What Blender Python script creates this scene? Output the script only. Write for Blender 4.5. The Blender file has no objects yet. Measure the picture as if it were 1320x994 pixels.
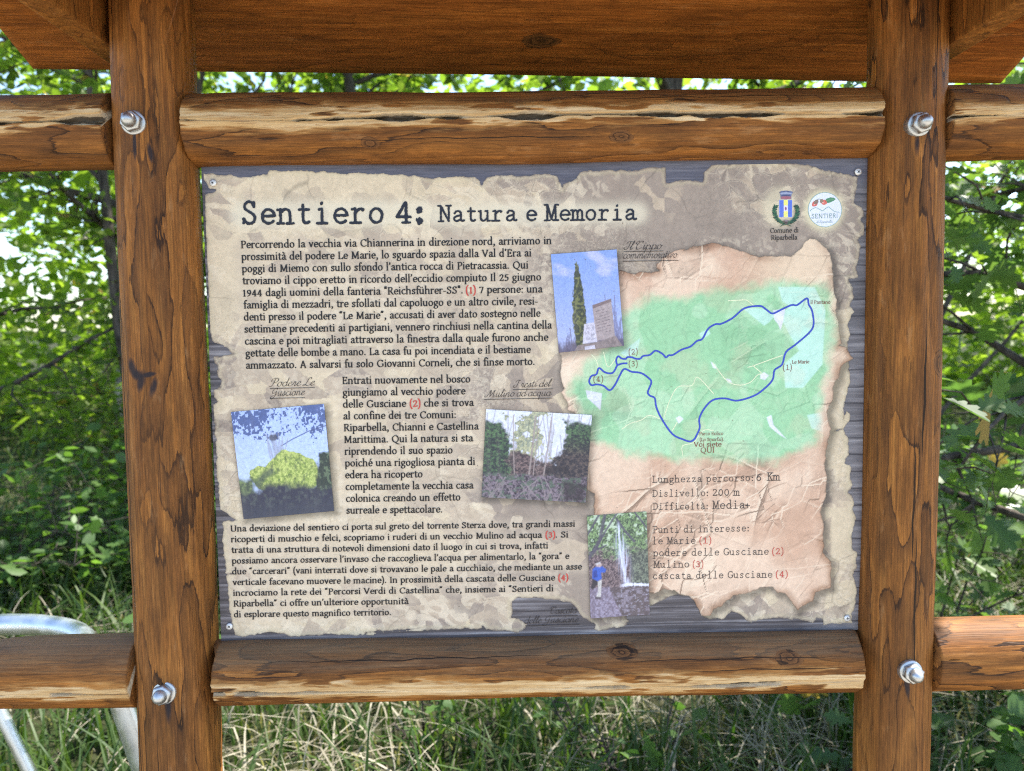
import bpy, math, random
import numpy as np
from mathutils import Vector, Matrix

# ------------------------------------------------------------------ camera, sky, sun, exposure
scene = bpy.context.scene
COL = scene.collection
R_ = math.radians
PH = 1.35                                  # height of the middle of the sign panel above the ground
FPX, IW, IH = 1000.0, 1320.0, 994.0
CAM = np.array([-0.0555, -1.179, 0.1125 + PH])
PITCH, YAW, ROLL = -0.0700, 0.0121, -0.0153
fw = np.array([math.sin(YAW)*math.cos(PITCH), math.cos(YAW)*math.cos(PITCH), math.sin(PITCH)])
rt = np.cross(fw, [0, 0, 1.0]); rt /= np.linalg.norm(rt); up = np.cross(rt, fw)
rt2 = math.cos(ROLL)*rt + math.sin(ROLL)*up
up2 = -math.sin(ROLL)*rt + math.cos(ROLL)*up
cam_data = bpy.data.cameras.new('camera'); cam = bpy.data.objects.new('camera', cam_data); COL.objects.link(cam)
M4 = Matrix(((rt2[0], up2[0], -fw[0], CAM[0]), (rt2[1], up2[1], -fw[1], CAM[1]), (rt2[2], up2[2], -fw[2], CAM[2]), (0, 0, 0, 1)))
cam.matrix_world = M4
cam_data.sensor_fit = 'HORIZONTAL'; cam_data.sensor_width = 36.0
cam_data.lens = FPX / IW * 36.0
cam_data.clip_start = 0.05; cam_data.clip_end = 800
cam_data.dof.use_dof = True; cam_data.dof.focus_distance = 1.17; cam_data.dof.aperture_fstop = 5.0
scene.camera = cam

SUN_EL, SUN_AZ = 60.0, 62.0                # azimuth measured from +Y (behind the board) towards +X
world = bpy.data.worlds.new('World'); scene.world = world; world.use_nodes = True
wn = world.node_tree
sky = wn.nodes.new('ShaderNodeTexSky'); sky.sky_type = 'NISHITA'; sky.sun_disc = False
sky.sun_elevation = R_(SUN_EL); sky.sun_rotation = R_(SUN_AZ)
sky.air_density = 1.0; sky.dust_density = 0.9; sky.ozone_density = 1.0
bg = wn.nodes['Background']; wn.links.new(sky.outputs[0], bg.inputs[0]); bg.inputs[1].default_value = 0.15
sd = bpy.data.lights.new('sun', 'SUN'); sun = bpy.data.objects.new('sun', sd); COL.objects.link(sun)
sd.energy = 4.2; sd.angle = R_(0.55); sd.color = (1.0, 0.95, 0.86)
sv = Vector((math.sin(R_(SUN_AZ))*math.cos(R_(SUN_EL)), math.cos(R_(SUN_AZ))*math.cos(R_(SUN_EL)), math.sin(R_(SUN_EL))))
sun.rotation_euler = sv.to_track_quat('Z', 'Y').to_euler(); sun.location = sv*30
scene.view_settings.view_transform = 'Standard'; scene.view_settings.look = 'None'
scene.view_settings.exposure = 1.72; scene.view_settings.gamma = 1.0
scene.cycles.max_bounces = 8; scene.cycles.transmission_bounces = 6; scene.cycles.use_denoising = False; scene.cycles.filter_width = 1.15
scene.cycles.sample_clamp_indirect = 6.0

def ray(px, py):
    d = fw + rt2*(px - IW/2)/FPX - up2*(py - IH/2)/FPX
    return d
def at(px, py, Y):                         # the point of the plane y = Y seen at a photograph pixel
    d = ray(px, py); t = (Y - CAM[1]) / d[1]
    return CAM + d*t
def pan(px, py):                           # a measured pixel -> (x, z) on the panel's own face
    p = at(px, py, 0.0); return (p[0], p[2] - PH)
def pans(pts): return np.array([pan(*p) for p in pts])
def zoomed(ox, oy, s, pts): return [(ox + x/s, oy + y/s) for x, y in pts]

# ------------------------------------------------------------------ numpy noise
def hsh(ix, iy, seed):
    h = (ix.astype(np.int64)*374761393 + iy.astype(np.int64)*668265263 + seed*974634541) & 0xffffffff
    h = ((h ^ (h >> 13))*1274126177) & 0xffffffff
    h = ((h ^ (h >> 16))*2246822519) & 0xffffffff
    return ((h ^ (h >> 15)) & 0xffffff)/float(0xffffff)
def vn(x, y, seed=0):
    x = np.asarray(x, float); y = np.asarray(y, float)
    ix = np.floor(x); iy = np.floor(y); fx = x-ix; fy = y-iy
    fx = fx*fx*(3-2*fx); fy = fy*fy*(3-2*fy)
    a = hsh(ix, iy, seed); b = hsh(ix+1, iy, seed); c = hsh(ix, iy+1, seed); d = hsh(ix+1, iy+1, seed)
    return (a*(1-fx)+b*fx)*(1-fy) + (c*(1-fx)+d*fx)*fy
def fbm(x, y, seed=0, o=4, g=0.5):
    s = 0; a = 1; t = 0
    for k in range(o):
        s = s + a*vn(x*2**k + k*17.3, y*2**k - k*9.1, seed+k*31); t += a; a *= g
    return s/t
def voro(x, y, seed=0, jit=0.95):          # F1, F2, cell value
    ix = np.floor(x); iy = np.floor(y)
    f1 = np.full(x.shape, 9.0); f2 = np.full(x.shape, 9.0); cv = np.zeros(x.shape)
    for dx in (-1, 0, 1):
        for dy in (-1, 0, 1):
            cx = ix+dx; cy = iy+dy
            px = cx+.5+(hsh(cx, cy, seed)-.5)*jit; py = cy+.5+(hsh(cx, cy, seed+7)-.5)*jit
            d = np.hypot(px-x, py-y); v = hsh(cx, cy, seed+13)
            n = d < f1
            f2 = np.where(n, f1, np.minimum(f2, d)); cv = np.where(n, v, cv); f1 = np.where(n, d, f1)
    return f1, f2, cv
def sst(a, b, x):
    t = np.clip((x-a)/(b-a), 0, 1); return t*t*(3-2*t)
def mix(a, b, t):
    t = np.asarray(t)[..., None]; return a*(1-t) + b*t
def lin(c):
    c = np.asarray(c, float)/255.0
    return np.where(c <= .04045, c/12.92, ((c+.055)/1.055)**2.4)
def sdpoly(X, Y, poly):                    # signed distance, negative inside
    P = np.asarray(poly, float); d = np.full(X.shape, 1e9); ins = np.zeros(X.shape, bool)
    n = len(P)
    for i in range(n):
        ax, ay = P[i]; bx, by = P[(i+1) % n]
        ex, ey = bx-ax, by-ay; L = ex*ex+ey*ey
        if L < 1e-16: continue
        t = np.clip(((X-ax)*ex+(Y-ay)*ey)/L, 0, 1)
        d = np.minimum(d, (X-ax-t*ex)**2 + (Y-ay-t*ey)**2)
        if abs(ey) > 1e-14:
            c = ((ay > Y) != (by > Y)) & (X < ex*(Y-ay)/ey + ax)
            ins ^= c
    d = np.sqrt(d); return np.where(ins, -d, d)
def sdline(X, Y, pts):
    d = np.full(X.shape, 1e9)
    for (ax, ay), (bx, by) in zip(pts[:-1], pts[1:]):
        ex, ey = bx-ax, by-ay; L = ex*ex+ey*ey+1e-16
        t = np.clip(((X-ax)*ex+(Y-ay)*ey)/L, 0, 1)
        d = np.minimum(d, (X-ax-t*ex)**2 + (Y-ay-t*ey)**2)
    return np.sqrt(d)

# ------------------------------------------------------------------ object helpers
def link(name, me, mat=None, parent=None):
    o = bpy.data.objects.new(name, me); COL.objects.link(o)
    if mat: me.materials.append(mat)
    if parent: o.parent = parent
    return o
def tag(o, label=None, cat=None, group=None, kind=None):
    if label: o['label'] = label
    if cat: o['category'] = cat
    if group: o['group'] = group
    if kind: o['kind'] = kind
    return o
def thing(name, label, cat, loc=(0, 0, 0), group=None):
    o = bpy.data.objects.new(name, None); COL.objects.link(o); o.location = loc
    o.empty_display_size = 0.1
    return tag(o, label, cat, group)
def np_mesh(name, V, loops, starts, totals, smooth=False):
    me = bpy.data.meshes.new(name)
    V = np.asarray(V, np.float32); loops = np.asarray(loops, np.int32)
    me.vertices.add(len(V)); me.vertices.foreach_set('co', V.ravel())
    me.loops.add(len(loops)); me.loops.foreach_set('vertex_index', loops)
    me.polygons.add(len(starts)); me.polygons.foreach_set('loop_start', np.asarray(starts, np.int32))
    me.polygons.foreach_set('loop_total', np.asarray(totals, np.int32))
    if smooth: me.polygons.foreach_set('use_smooth', np.ones(len(starts), bool))
    me.update(calc_edges=True); me.validate()
    return me
def face_mesh(name, V, F, smooth=False):
    tot = np.array([len(f) for f in F], np.int32); st = np.concatenate([[0], np.cumsum(tot)[:-1]])
    return np_mesh(name, V, np.concatenate([np.asarray(f, np.int32) for f in F]), st, tot, smooth)
def quad_mesh(name, V, Q, smooth=False):
    Q = np.asarray(Q, np.int32); n = len(Q)
    return np_mesh(name, V, Q.ravel(), np.arange(n)*Q.shape[1], np.full(n, Q.shape[1]), smooth)
def set_col(me, C, name='Col'):
    a = me.color_attributes.new(name, 'FLOAT_COLOR', 'POINT')
    C = np.concatenate([C, np.ones((len(C), 1))], 1).astype(np.float32)
    a.data.foreach_set('color', C.ravel())
def set_f(me, name, v):
    a = me.attributes.new(name, 'FLOAT', 'POINT'); a.data.foreach_set('value', np.asarray(v, np.float32))

class NT:                                   # small node-tree writer
    def __init__(s, name):
        s.m = bpy.data.materials.new(name); s.m.use_nodes = True; s.t = s.m.node_tree
        s.b = s.t.nodes['Principled BSDF']; s.out = s.t.nodes['Material Output']
    def n(s, typ, **kw):
        nd = s.t.nodes.new('ShaderNode'+typ)
        for k, v in kw.items(): setattr(nd, k, v)
        return nd
    def l(s, a, b): s.t.links.new(a, b)
    def put(s, sock, v):
        if hasattr(v, 'is_output') or hasattr(v, 'links'): s.l(v, sock)
        else: sock.default_value = v
    def math(s, op, a, b=0.0, c=0.0, clamp=False):
        nd = s.n('Math', operation=op, use_clamp=clamp)
        for i, v in enumerate((a, b, c)): s.put(nd.inputs[i], v)
        return nd.outputs[0]
    def vmath(s, op, a, b=(0, 0, 0)):
        nd = s.n('VectorMath', operation=op); s.put(nd.inputs[0], a); s.put(nd.inputs[1], b)
        return nd.outputs['Value'] if op in ('LENGTH', 'DISTANCE', 'DOT_PRODUCT') else nd.outputs[0]
    def scale(s, v, sc):
        nd = s.n('VectorMath', operation='MULTIPLY'); s.put(nd.inputs[0], v); nd.inputs[1].default_value = sc
        return nd.outputs[0]
    def noise(s, v, scale=1.0, detail=3.0, rough=.5, dist=0.0):
        nd = s.n('TexNoise'); s.put(nd.inputs['Vector'], v); nd.inputs['Scale'].default_value = scale
        nd.inputs['Detail'].default_value = detail; nd.inputs['Roughness'].default_value = rough
        nd.inputs['Distortion'].default_value = dist
        return nd.outputs['Fac'], nd.outputs['Color']
    def ramp(s, f, stops, interp='LINEAR'):
        nd = s.n('ValToRGB'); s.put(nd.inputs[0], f); cr = nd.color_ramp; cr.interpolation = interp
        while len(cr.elements) < len(stops): cr.elements.new(.5)
        for e, (p, c) in zip(cr.elements, stops):
            e.position = p; e.color = (c[0], c[1], c[2], 1) if hasattr(c, '__len__') else (c, c, c, 1)
        return nd.outputs[0]
    def mixc(s, f, a, b, mode='MIX'):
        nd = s.n('Mix', data_type='RGBA', blend_type=mode); s.put(nd.inputs[0], f)
        for i, v in ((6, a), (7, b)):
            if hasattr(v, '__len__'): nd.inputs[i].default_value = (v[0], v[1], v[2], 1)
            else: s.l(v, nd.inputs[i])
        return nd.outputs[2]
    def sep(s, v):
        nd = s.n('SeparateXYZ'); s.put(nd.inputs[0], v); return nd.outputs
    def comb(s, x, y, z):
        nd = s.n('CombineXYZ')
        for i, v in enumerate((x, y, z)): s.put(nd.inputs[i], v)
        return nd.outputs[0]
    def attr(s, name, out='Fac'):
        nd = s.n('Attribute', attribute_name=name); return nd.outputs[out]
    def bump(s, h, strength, dist):
        nd = s.n('Bump'); s.put(nd.inputs['Height'], h); nd.inputs['Strength'].default_value = strength
        nd.inputs['Distance'].default_value = dist; s.l(nd.outputs[0], s.b.inputs['Normal'])
    def col(s, c):
        if hasattr(c, '__len__'): s.b.inputs['Base Color'].default_value = (c[0], c[1], c[2], 1)
        else: s.l(c, s.b.inputs['Base Color'])
    def rough(s, r, spec=.5):
        s.put(s.b.inputs['Roughness'], r); s.b.inputs['Specular IOR Level'].default_value = spec
# ------------------------------------------------------------------ wood
def wood_mat(name, axis='Z', ring=230.0, warp=0.013, tone=1.0, pale=False, weather=0.0, knots=(), cracks=(), smudges=(), offs=(0, 0, 0), streak=1.0, terr=8.0, ringy=.35, hue=(1, 1, 1)):
    W = NT(name)
    tc = W.n('TexCoord'); p0 = tc.outputs['Object']
    px, py, pz = W.sep(p0)
    p = {'Z': p0, 'X': W.comb(py, pz, px)}[axis]          # grain runs along the third coordinate
    p = W.vmath('ADD', p, offs)
    s_slow = W.scale(p, (9, 9, 1.7)); f1, c1 = W.noise(s_slow, 1.0, 4.0, .6)
    s_mid = W.scale(p, (26, 26, 4.0)); f2, c2 = W.noise(s_mid, 1.0, 5.0, .65, .4)
    s_fib = W.scale(p, (420, 420, 9)); f3, c3 = W.noise(s_fib, 1.0, 2.0, .6)
    s_fib2 = W.scale(p, (120, 120, 5)); f4, c4 = W.noise(s_fib2, 1.0, 4.0, .7)
    qx, qy, qz = W.sep(p)
    r = W.math('SQRT', W.math('ADD', W.math('MULTIPLY', qx, qx), W.math('MULTIPLY', qy, qy)))
    r = W.math('ADD', r, W.math('MULTIPLY', W.math('SUBTRACT', f1, .5), warp*5))
    r = W.math('ADD', r, W.math('MULTIPLY', W.math('SUBTRACT', f2, .5), warp*1.1))
    knot_f = None
    for (kx, ky, kz, kr) in knots:
        d = W.vmath('SUBTRACT', p0, (kx, ky, kz))
        st = {'Z': (1, 1, .6), 'X': (.6, 1, 1)}[axis]
        d = W.vmath('LENGTH', W.vmath('ADD', W.scale(d, st), W.scale(W.vmath('SUBTRACT', c2, (.5, .5, .5)), (kr*1.5,)*3)))
        e = W.math('EXPONENT', W.math('MULTIPLY', W.math('POWER', W.math('DIVIDE', d, kr*1.9), 2.0), -1.0))
        r = W.math('ADD', r, W.math('MULTIPLY', e, kr*1.3))
        k = W.math('SUBTRACT', 1.0, W.math('DIVIDE', d, kr), clamp=True)
        knot_f = k if knot_f is None else W.math('MAXIMUM', knot_f, k)
    ph = W.math('FRACT', W.math('MULTIPLY', r, ring))
    late = W.ramp(ph, [(0.0, .0), (.50, .10), (.82, .55), (.955, 1.0), (.985, 0.15), (1.0, 0.0)])
    amt = W.ramp(f1, [(.36, .25), (.62, 1.0)])
    late = W.math('MULTIPLY', late, amt)
    T = tone
    hs = lambda r_, g_, b_: (r_*T*hue[0], g_*T*hue[1], b_*T*hue[2])
    base = W.ramp(f4, [(.22, hs(.170, .060, .012)), (.5, hs(.300, .112, .021)), (.80, hs(.44, .185, .040))])
    # peeled layers: a slow field cut into terraces, each with a dark ragged lip and stain running off it along the grain
    ft, _ = W.noise(W.scale(p, (15, 15, 3.0)), 1.0, 2.0, .45); jg, _ = W.noise(W.scale(p, (150, 150, 15)), 1.0, 3.0, .6); gate, _ = W.noise(W.scale(p, (7, 7, 2.0)), 1.0, 2.0, .5)
    te = W.math('ADD', W.math('MULTIPLY', ft, terr), W.math('MULTIPLY', W.math('SUBTRACT', jg, .5), .55))
    q = W.math('FRACT', te); lev = W.math('FRACT', W.math('MULTIPLY', W.math('FLOOR', te), .618))
    gm = W.ramp(gate, [(.36, .25), (.58, 1.0)])
    lip = W.math('MULTIPLY', W.ramp(q, [(0.0, .55), (.012, 0.0), (.90, 0.0), (.955, 1.0), (1.0, 1.0)]), gm)
    run = W.math('MULTIPLY', W.ramp(q, [(.25, 0.0), (.85, 1.0)]), W.ramp(f4, [(.36, 0.08), (.54, 1.0)]))
    run = W.math('MULTIPLY', run, gm)
    c = W.mixc(W.math('MULTIPLY', W.math('MULTIPLY', late, ringy), streak), base, (.060, .022, .008))
    c = W.mixc(W.math('MULTIPLY', lev, .35*streak), c, (.085, .032, .011))
    blot = W.ramp(f2, [(.48, 0.0), (.60, .40), (.74, .80)])
    c = W.mixc(W.math('MULTIPLY', blot, .75*streak), c, (.058, .022, .009))
    c = W.mixc(W.math('MULTIPLY', run, .62*streak), c, (.045, .017, .007))
    lip = W.math('MULTIPLY', lip, W.ramp(f2, [(.32, .35), (.52, 1.0)]))
    c = W.mixc(W.math('MULTIPLY', lip, .92*streak), c, (.030, .012, .005))
    fib = W.ramp(f3, [(.3, .66), (.7, 1.22)])
    c = W.mixc(1.0, c, fib, 'MULTIPLY')
    f6, _ = W.noise(W.scale(p, (900, 900, 60)), 1.0, 2.0, .7); f7, _ = W.noise(W.scale(p, (55, 55, 14)), 1.0, 4.0, .7)
    c = W.mixc(1.0, c, W.ramp(f6, [(.3, .78), (.7, 1.18)]), 'MULTIPLY'); c = W.mixc(1.0, c, W.ramp(f7, [(.28, .70), (.72, 1.22)]), 'MULTIPLY')
    c = W.mixc(W.ramp(f7, [(.60, 0.0), (.72, .35)]), c, (.34, .19, .085))
    f8, _ = W.noise(W.scale(p, (330, 330, 11)), 1.0, 3.0, .6)
    dash = W.math('MULTIPLY', W.ramp(f8, [(.63, 0.0), (.69, 1.0)]), W.ramp(f7, [(.40, 0.0), (.6, 1.0)]))
    c = W.mixc(W.math('MULTIPLY', dash, .75), c, (.030, .012, .005))
    if weather:                                            # greyed, sun-bleached upper side
        nz = W.n('NewGeometry').outputs['Normal']; ns = W.sep(nz)[2]
        g = W.ramp(W.math('ADD', ns, W.math('MULTIPLY', W.math('SUBTRACT', f4, .5), 1.1)), [(.25, 0.0), (.95, weather)])
        c = W.mixc(g, c, W.mixc(W.math('MULTIPLY', W.math('ADD', f3, f4), .5), (.062, .036, .020), (.27, .175, .10)))
    h = W.math('ADD', W.math('MULTIPLY', f3, .35), W.math('MULTIPLY', late, -.2))
    h = W.math('ADD', h, W.math('MULTIPLY', W.math('SUBTRACT', lev, lip), .9*streak))
    h = W.math('ADD', h, W.math('MULTIPLY', f4, .5)); h = W.math('SUBTRACT', h, W.math('MULTIPLY', dash, .8))
    if pale:                                               # the raw strip on both sides of the sawn relief groove
        pa = W.attr('pale'); de = W.attr('deep')
        s5 = W.scale(p, (260, 260, 22)); f5, _ = W.noise(s5, 1.0, 4.0, .7)
        pn = W.math('ADD', pa, W.math('MULTIPLY', W.math('SUBTRACT', f5, .5), 1.1)); pm = W.ramp(pn, [(.04, 0.0), (.30, .90)])
        c = W.mixc(W.math('MULTIPLY', W.ramp(W.math('ADD', pn, .5), [(.12, 0.0), (.60, .75)]), W.ramp(f4, [(.3, .4), (.6, 1.0)])), c, (.46, .235, .075))
        pcol = W.ramp(f4, [(.25, (.34, .17, .060)), (.45, (.54, .35, .16)), (.7, (.72, .56, .35))])
        pcol = W.mixc(W.ramp(f5, [(.52, 0.0), (.70, .7)]), pcol, (.24, .10, .03))
        c = W.mixc(pm, c, pcol)
        c = W.mixc(W.ramp(W.math('ADD', de, W.math('MULTIPLY', W.math('SUBTRACT', f5, .5), .5)), [(.12, 0.0), (.45, .9)]), c, W.mixc(f5, (.27, .19, .11), (.62, .52, .38)))
        c = W.mixc(W.ramp(de, [(.85, 0.0), (1.0, .9)]), c, (.030, .018, .010))
        h = W.math('ADD', h, W.math('MULTIPLY', pm, -.5))
    if knot_f is not None:
        rg = W.math('FRACT', W.math('ADD', W.math('MULTIPLY', knot_f, 2.6), W.math('MULTIPLY', f4, 1.6)))
        kc = W.mixc(W.ramp(rg, [(0.0, 0.0), (.7, .5), (.9, 1.0)]), (.17, .070, .022), (.030, .012, .005))
        star = W.math('LESS_THAN', W.math('ABSOLUTE', W.math('SUBTRACT', f1, .5)), .012)
        kc = W.mixc(W.math('MULTIPLY', star, .9), kc, (.010, .005, .003))
        c = W.mixc(W.ramp(knot_f, [(.0, 0.0), (.10, .95), (.2, .75), (.3, .95)]), c, kc)
        h = W.math('ADD', h, W.math('MULTIPLY', W.ramp(knot_f, [(.0, 0.0), (.12, -1.0), (.4, -.3)]), 1.2))
    for (x0, za, zb, wd) in cracks:                        # drying checks on the front face
        u, v = (px, pz) if axis == 'Z' else (pz, px)
        wob = W.math('MULTIPLY', W.math('SUBTRACT', W.noise(W.comb(0.0, 0.0, W.math('MULTIPLY', v, 11.0)), 1.0, 3.0)[0], .5), .012)
        dd = W.math('ABSOLUTE', W.math('SUBTRACT', W.math('SUBTRACT', u, x0), wob))
        m_ = W.math('DIVIDE', W.math('SUBTRACT', v, za), zb-za)
        prof = W.math('MULTIPLY', W.math('MULTIPLY', m_, W.math('SUBTRACT', 1.0, m_)), 4.0, clamp=True)
        k = W.math('MULTIPLY', W.math('LESS_THAN', dd, W.math('MULTIPLY', prof, wd)), W.math('LESS_THAN', py, 0.0))
        c = W.mixc(W.math('MULTIPLY', k, .93), c, (.012, .006, .003)); h = W.math('SUBTRACT', h, W.math('MULTIPLY', k, 3.0))
    for (x0, z0, rx, rz, tilt) in smudges:                 # black marks rubbed on the stain
        dx = W.math('SUBTRACT', px, x0); dz = W.math('SUBTRACT', pz, z0)
        ca, sa = math.cos(tilt), math.sin(tilt)
        a_ = W.math('DIVIDE', W.math('ADD', W.math('MULTIPLY', dx, ca), W.math('MULTIPLY', dz, sa)), rx)
        b_ = W.math('DIVIDE', W.math('SUBTRACT', W.math('MULTIPLY', dz, ca), W.math('MULTIPLY', dx, sa)), rz)
        q = W.math('ADD', W.math('MULTIPLY', a_, a_), W.math('MULTIPLY', b_, b_))
        q = W.math('ADD', q, W.math('MULTIPLY', W.math('SUBTRACT', f4, .5), .9))
        q = W.math('ADD', q, W.math('MULTIPLY', W.math('SUBTRACT', f7, .5), 1.0)); k = W.math('MULTIPLY', W.ramp(q, [(.20, .93), (1.15, 0.0)]), W.math('LESS_THAN', py, 0.0))
        c = W.mixc(k, c, (.018, .014, .018))
    W.col(c); W.rough(W.math('ADD', .50, W.math('MULTIPLY', f3, .25)), .22)
    W.bump(h, .42, .0022)
    return W.m

def log_z(name, r0, r1, z0, z1, mat, parent, x, seed, lean=0.0):      # an upright post, axis along its own z
    nz, na = 220, 72
    z = np.linspace(z0, z1, nz)[:, None]; a = np.linspace(0, 2*np.pi, na, endpoint=False)[None, :]
    rr = r0 + (r1-r0)*(z-z0)/(z1-z0)
    n = .0038*(fbm(np.cos(a)*1.5+5+0*z, np.sin(a)*1.5+z*2.2, seed, 3)-.5) + .0022*(fbm(np.cos(a)*4+9+0*z, np.sin(a)*4+z*6, seed+3, 3)-.5)
    R = rr + n*2
    V = np.stack([R*np.cos(a)+lean*(z-PH), R*np.sin(a), z+0*a], -1).reshape(-1, 3)
    i = np.arange(nz-1)[:, None]*na; j = np.arange(na)[None, :]; j2 = (j+1) % na
    Q = np.stack([i+j, i+j2, i+na+j2, i+na+j], -1).reshape(-1, 4)
    F = [tuple(q) for q in Q] + [tuple(range(na-1, -1, -1)), tuple((nz-1)*na + k for k in range(na))]
    me = face_mesh(name, V, F, True)
    o = link(name, me, mat, parent); o.location = (x, 0, 0); return o

def log_x(name, r, x0, x1, zc, mat, parent, seed, kerf=0.0, up_w=.012, dn_w=.010, yc=0.0, taper=None, gap=.0042, flat=0.0, xoff=0.0, cope=False):
    """a half-weathered round rail with a sawn relief groove along its front; kerf = height of the groove above the rail's axis"""
    nx = int((x1-x0)/.0035)+2
    ak = math.asin(kerf/r)
    fine = np.linspace(-.024, .024, 49)/r + ak
    rest = np.linspace(ak+.024/r, ak-.024/r+2*np.pi, 46)[1:-1]
    a = np.concatenate([fine, rest])[None, :]; na = a.shape[1]
    x = np.linspace(x0, x1, nx)[:, None]
    n = .0030*(fbm(x*2.2+3, np.sin(a)*1.4+np.cos(a), seed, 3)-.5) + .0016*(fbm(x*7, np.sin(a)*4+3*np.cos(a), seed+3, 3)-.5)
    wob = (fbm(x*5, 0*x, seed+11, 4)-.5)*.009 + (fbm(x*60, 0*x, seed+12, 2)-.5)*.0016
    off = (a-ak)*r - wob
    gw = gap*(.10+1.25*sst(.3, .75, fbm(x*11, 0*x+4, seed+21, 3))+.5*fbm(x*50, 0*x, seed+22, 2)*fbm(x*9, 0*x+4, seed+21, 3))
    dep = np.clip(1-np.abs(off)/gw, 0, 1)
    fill = sst(.50, .60, fbm(x*13, 0*x, seed+31, 3))            # stretches filled flush with greyish sap
    depth = dep**.35*(.012*(1-fill)+.0016*fill); depth = depth*(.6+.8*fbm(x*90+0*a, off*500, seed+71, 2))
    R = r + 2*n - depth
    if taper: R = R*(1-.28*sst(taper[0], taper[1], x)*np.clip(np.sin(a)+.3, 0, 1))
    if flat: R = np.where(np.sin(a) > 0, np.minimum(R, r*flat/np.maximum(np.sin(a), 1e-3)), R)
    W_ = np.where(off > 0, up_w, dn_w)*(.75+.6*fbm(x*4+0*a, 0*x+off*0, seed+41, 3))
    pale = 1-np.abs(off)/W_ + 1.1*(fbm(x*26+0*a, off*200, seed+51, 4)-.5) - .9*sst(.56, .68, fbm(x*15+0*a, off*120, seed+57, 4))
    if cope:                                               # ends rounded over into the saddle of each post
        bk = sst(.05, .45, -np.cos(a)); rg = .0030*(fbm(np.cos(a)*9+seed, np.sin(a)*9, seed+61, 3)-.5)+.0015*np.abs(np.sin(a))
        hl = (x1-x0)/2; xm = (x0+x1)/2; x = xm + (x+0*a-xm)*(1+(.03*bk-rg)/hl)
    V = np.stack([x+0*a-xoff, -R*np.cos(a)+yc, R*np.sin(a)+0*x], -1).reshape(-1, 3)
    i = np.arange(nx-1)[:, None]*na; j = np.arange(na)[None, :]; j2 = (j+1) % na
    Q = np.stack([i+j, i+j2, i+na+j2, i+na+j], -1).reshape(-1, 4)
    F = [tuple(q) for q in Q] + [tuple(range(na-1, -1, -1)), tuple((nx-1)*na + k for k in range(na))]
    me = face_mesh(name, V, F, True)
    set_f(me, 'pale', pale.ravel()); set_f(me, 'deep', np.clip(depth/.0075, 0, 1).ravel())
    o = link(name, me, mat, parent); o.location = (xoff, 0, zc); return o

def bevel_box(name, x0, x1, y0, y1, z0, z1, b, mat, parent, loc=(0, 0, 0), rot=(0, 0, 0)):
    import bmesh
    bm = bmesh.new()
    vs = [bm.verts.new((x, y, z)) for x in (x0, x1) for y in (y0, y1) for z in (z0, z1)]
    for f in ((0, 1, 3, 2), (4, 6, 7, 5), (0, 4, 5, 1), (2, 3, 7, 6), (0, 2, 6, 4), (1, 5, 7, 3)):
        bm.faces.new([vs[i] for i in f])
    bmesh.ops.recalc_face_normals(bm, faces=bm.faces)
    bmesh.ops.bevel(bm, geom=list(bm.edges), offset=b, segments=2, affect='EDGES', profile=.6)
    me = bpy.data.meshes.new(name); bm.to_mesh(me); bm.free()
    o = link(name, me, mat, parent); o.location = loc; o.rotation_euler = rot; return o

def lathe_y(name, prof, seg, mat, parent, loc, hexes=False, smooth=True, rot=0.0):
    """profile (radius, y) turned about the y axis; y falls towards the viewer"""
    V = []; F = []
    for (r, y) in prof:
        for k in range(seg):
            a = 2*math.pi*k/seg + rot; V.append((r*math.cos(a), y, r*math.sin(a)))
    n = len(prof)
    for i in range(n-1):
        for k in range(seg):
            F.append((i*seg+k, i*seg+(k+1) % seg, (i+1)*seg+(k+1) % seg, (i+1)*seg+k))
    F.append(tuple(range(seg-1, -1, -1))); F.append(tuple((n-1)*seg+k for k in range(seg)))
    me = face_mesh(name, V, F, smooth); o = link(name, me, mat, parent); o.location = loc; return o

def metal_mat(name, c, rough, streaky=False):
    W = NT(name); tc = W.n('TexCoord'); f, _ = W.noise(tc.outputs['Object'], 60 if not streaky else 14, 4, .6)
    W.b.inputs['Metallic'].default_value = 1.0
    W.col(W.ramp(f, [(.3, tuple(.72*v for v in c)), (.7, c)])); W.rough(W.ramp(f, [(.3, rough*.8), (.7, rough*1.3)]))
    W.bump(f, .08, .001); return W.m
M_ZINC = metal_mat('zinc_plated_steel', (.60, .61, .62), .45)
M_GALV = metal_mat('galvanised_steel', (.70, .73, .76), .38, True)

frame = thing('notice_board_frame', 'stained brown log frame of two posts, six cracked rails and a plank roof', 'sign frame', (0, 0, 0))
PXL, PXR = -0.5645, 0.5525
ml = wood_mat('stained_post_wood', ring=150, warp=.0135, offs=(.31, .12, .4), tone=1.08,
              cracks=[(-.047, .2, 2.2, .0009), (-.012, .35, .95, .0007)],
              smudges=[(-.024, 1.417, .008, .018, .30), (-.018, 1.408, .009, .010, .4), (-.011, 1.399, .0075, .019, -.25), (.006, 1.389, .0058, .018, -.30), (.000, 1.408, .013, .0042, .15),
                       (-.004, 1.735, .004, .028, .0), (.006, .915, .005, .030, .0), (.016, 1.722, .004, .016, .1)])
mr = wood_mat('stained_post_wood_checked', smudges=[(-.009, 1.722, .004, .024, .0), (-.006, .925, .005, .026, .1)], ring=165, warp=.012, offs=(1.7, .6, 2.3), tone=1.0,
              cracks=[(.018, 1.72, 2.35, .0011), (.010, 1.26, 1.47, .0018), (-.002, 1.10, 1.31, .0016), (.004, .93, 1.16, .0015)],
              knots=[(.036, -.042, 1.405, .013)])
postL = log_z('post', .0605, .0580, 0.0, 2.02, ml, frame, PXL, 5, lean=.0065)
postR = log_z('post', .0545, .0550, 0.0, 2.02, mr, frame, PXR, 23, lean=.003)
mw = dict(axis='X', pale=True)
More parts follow.
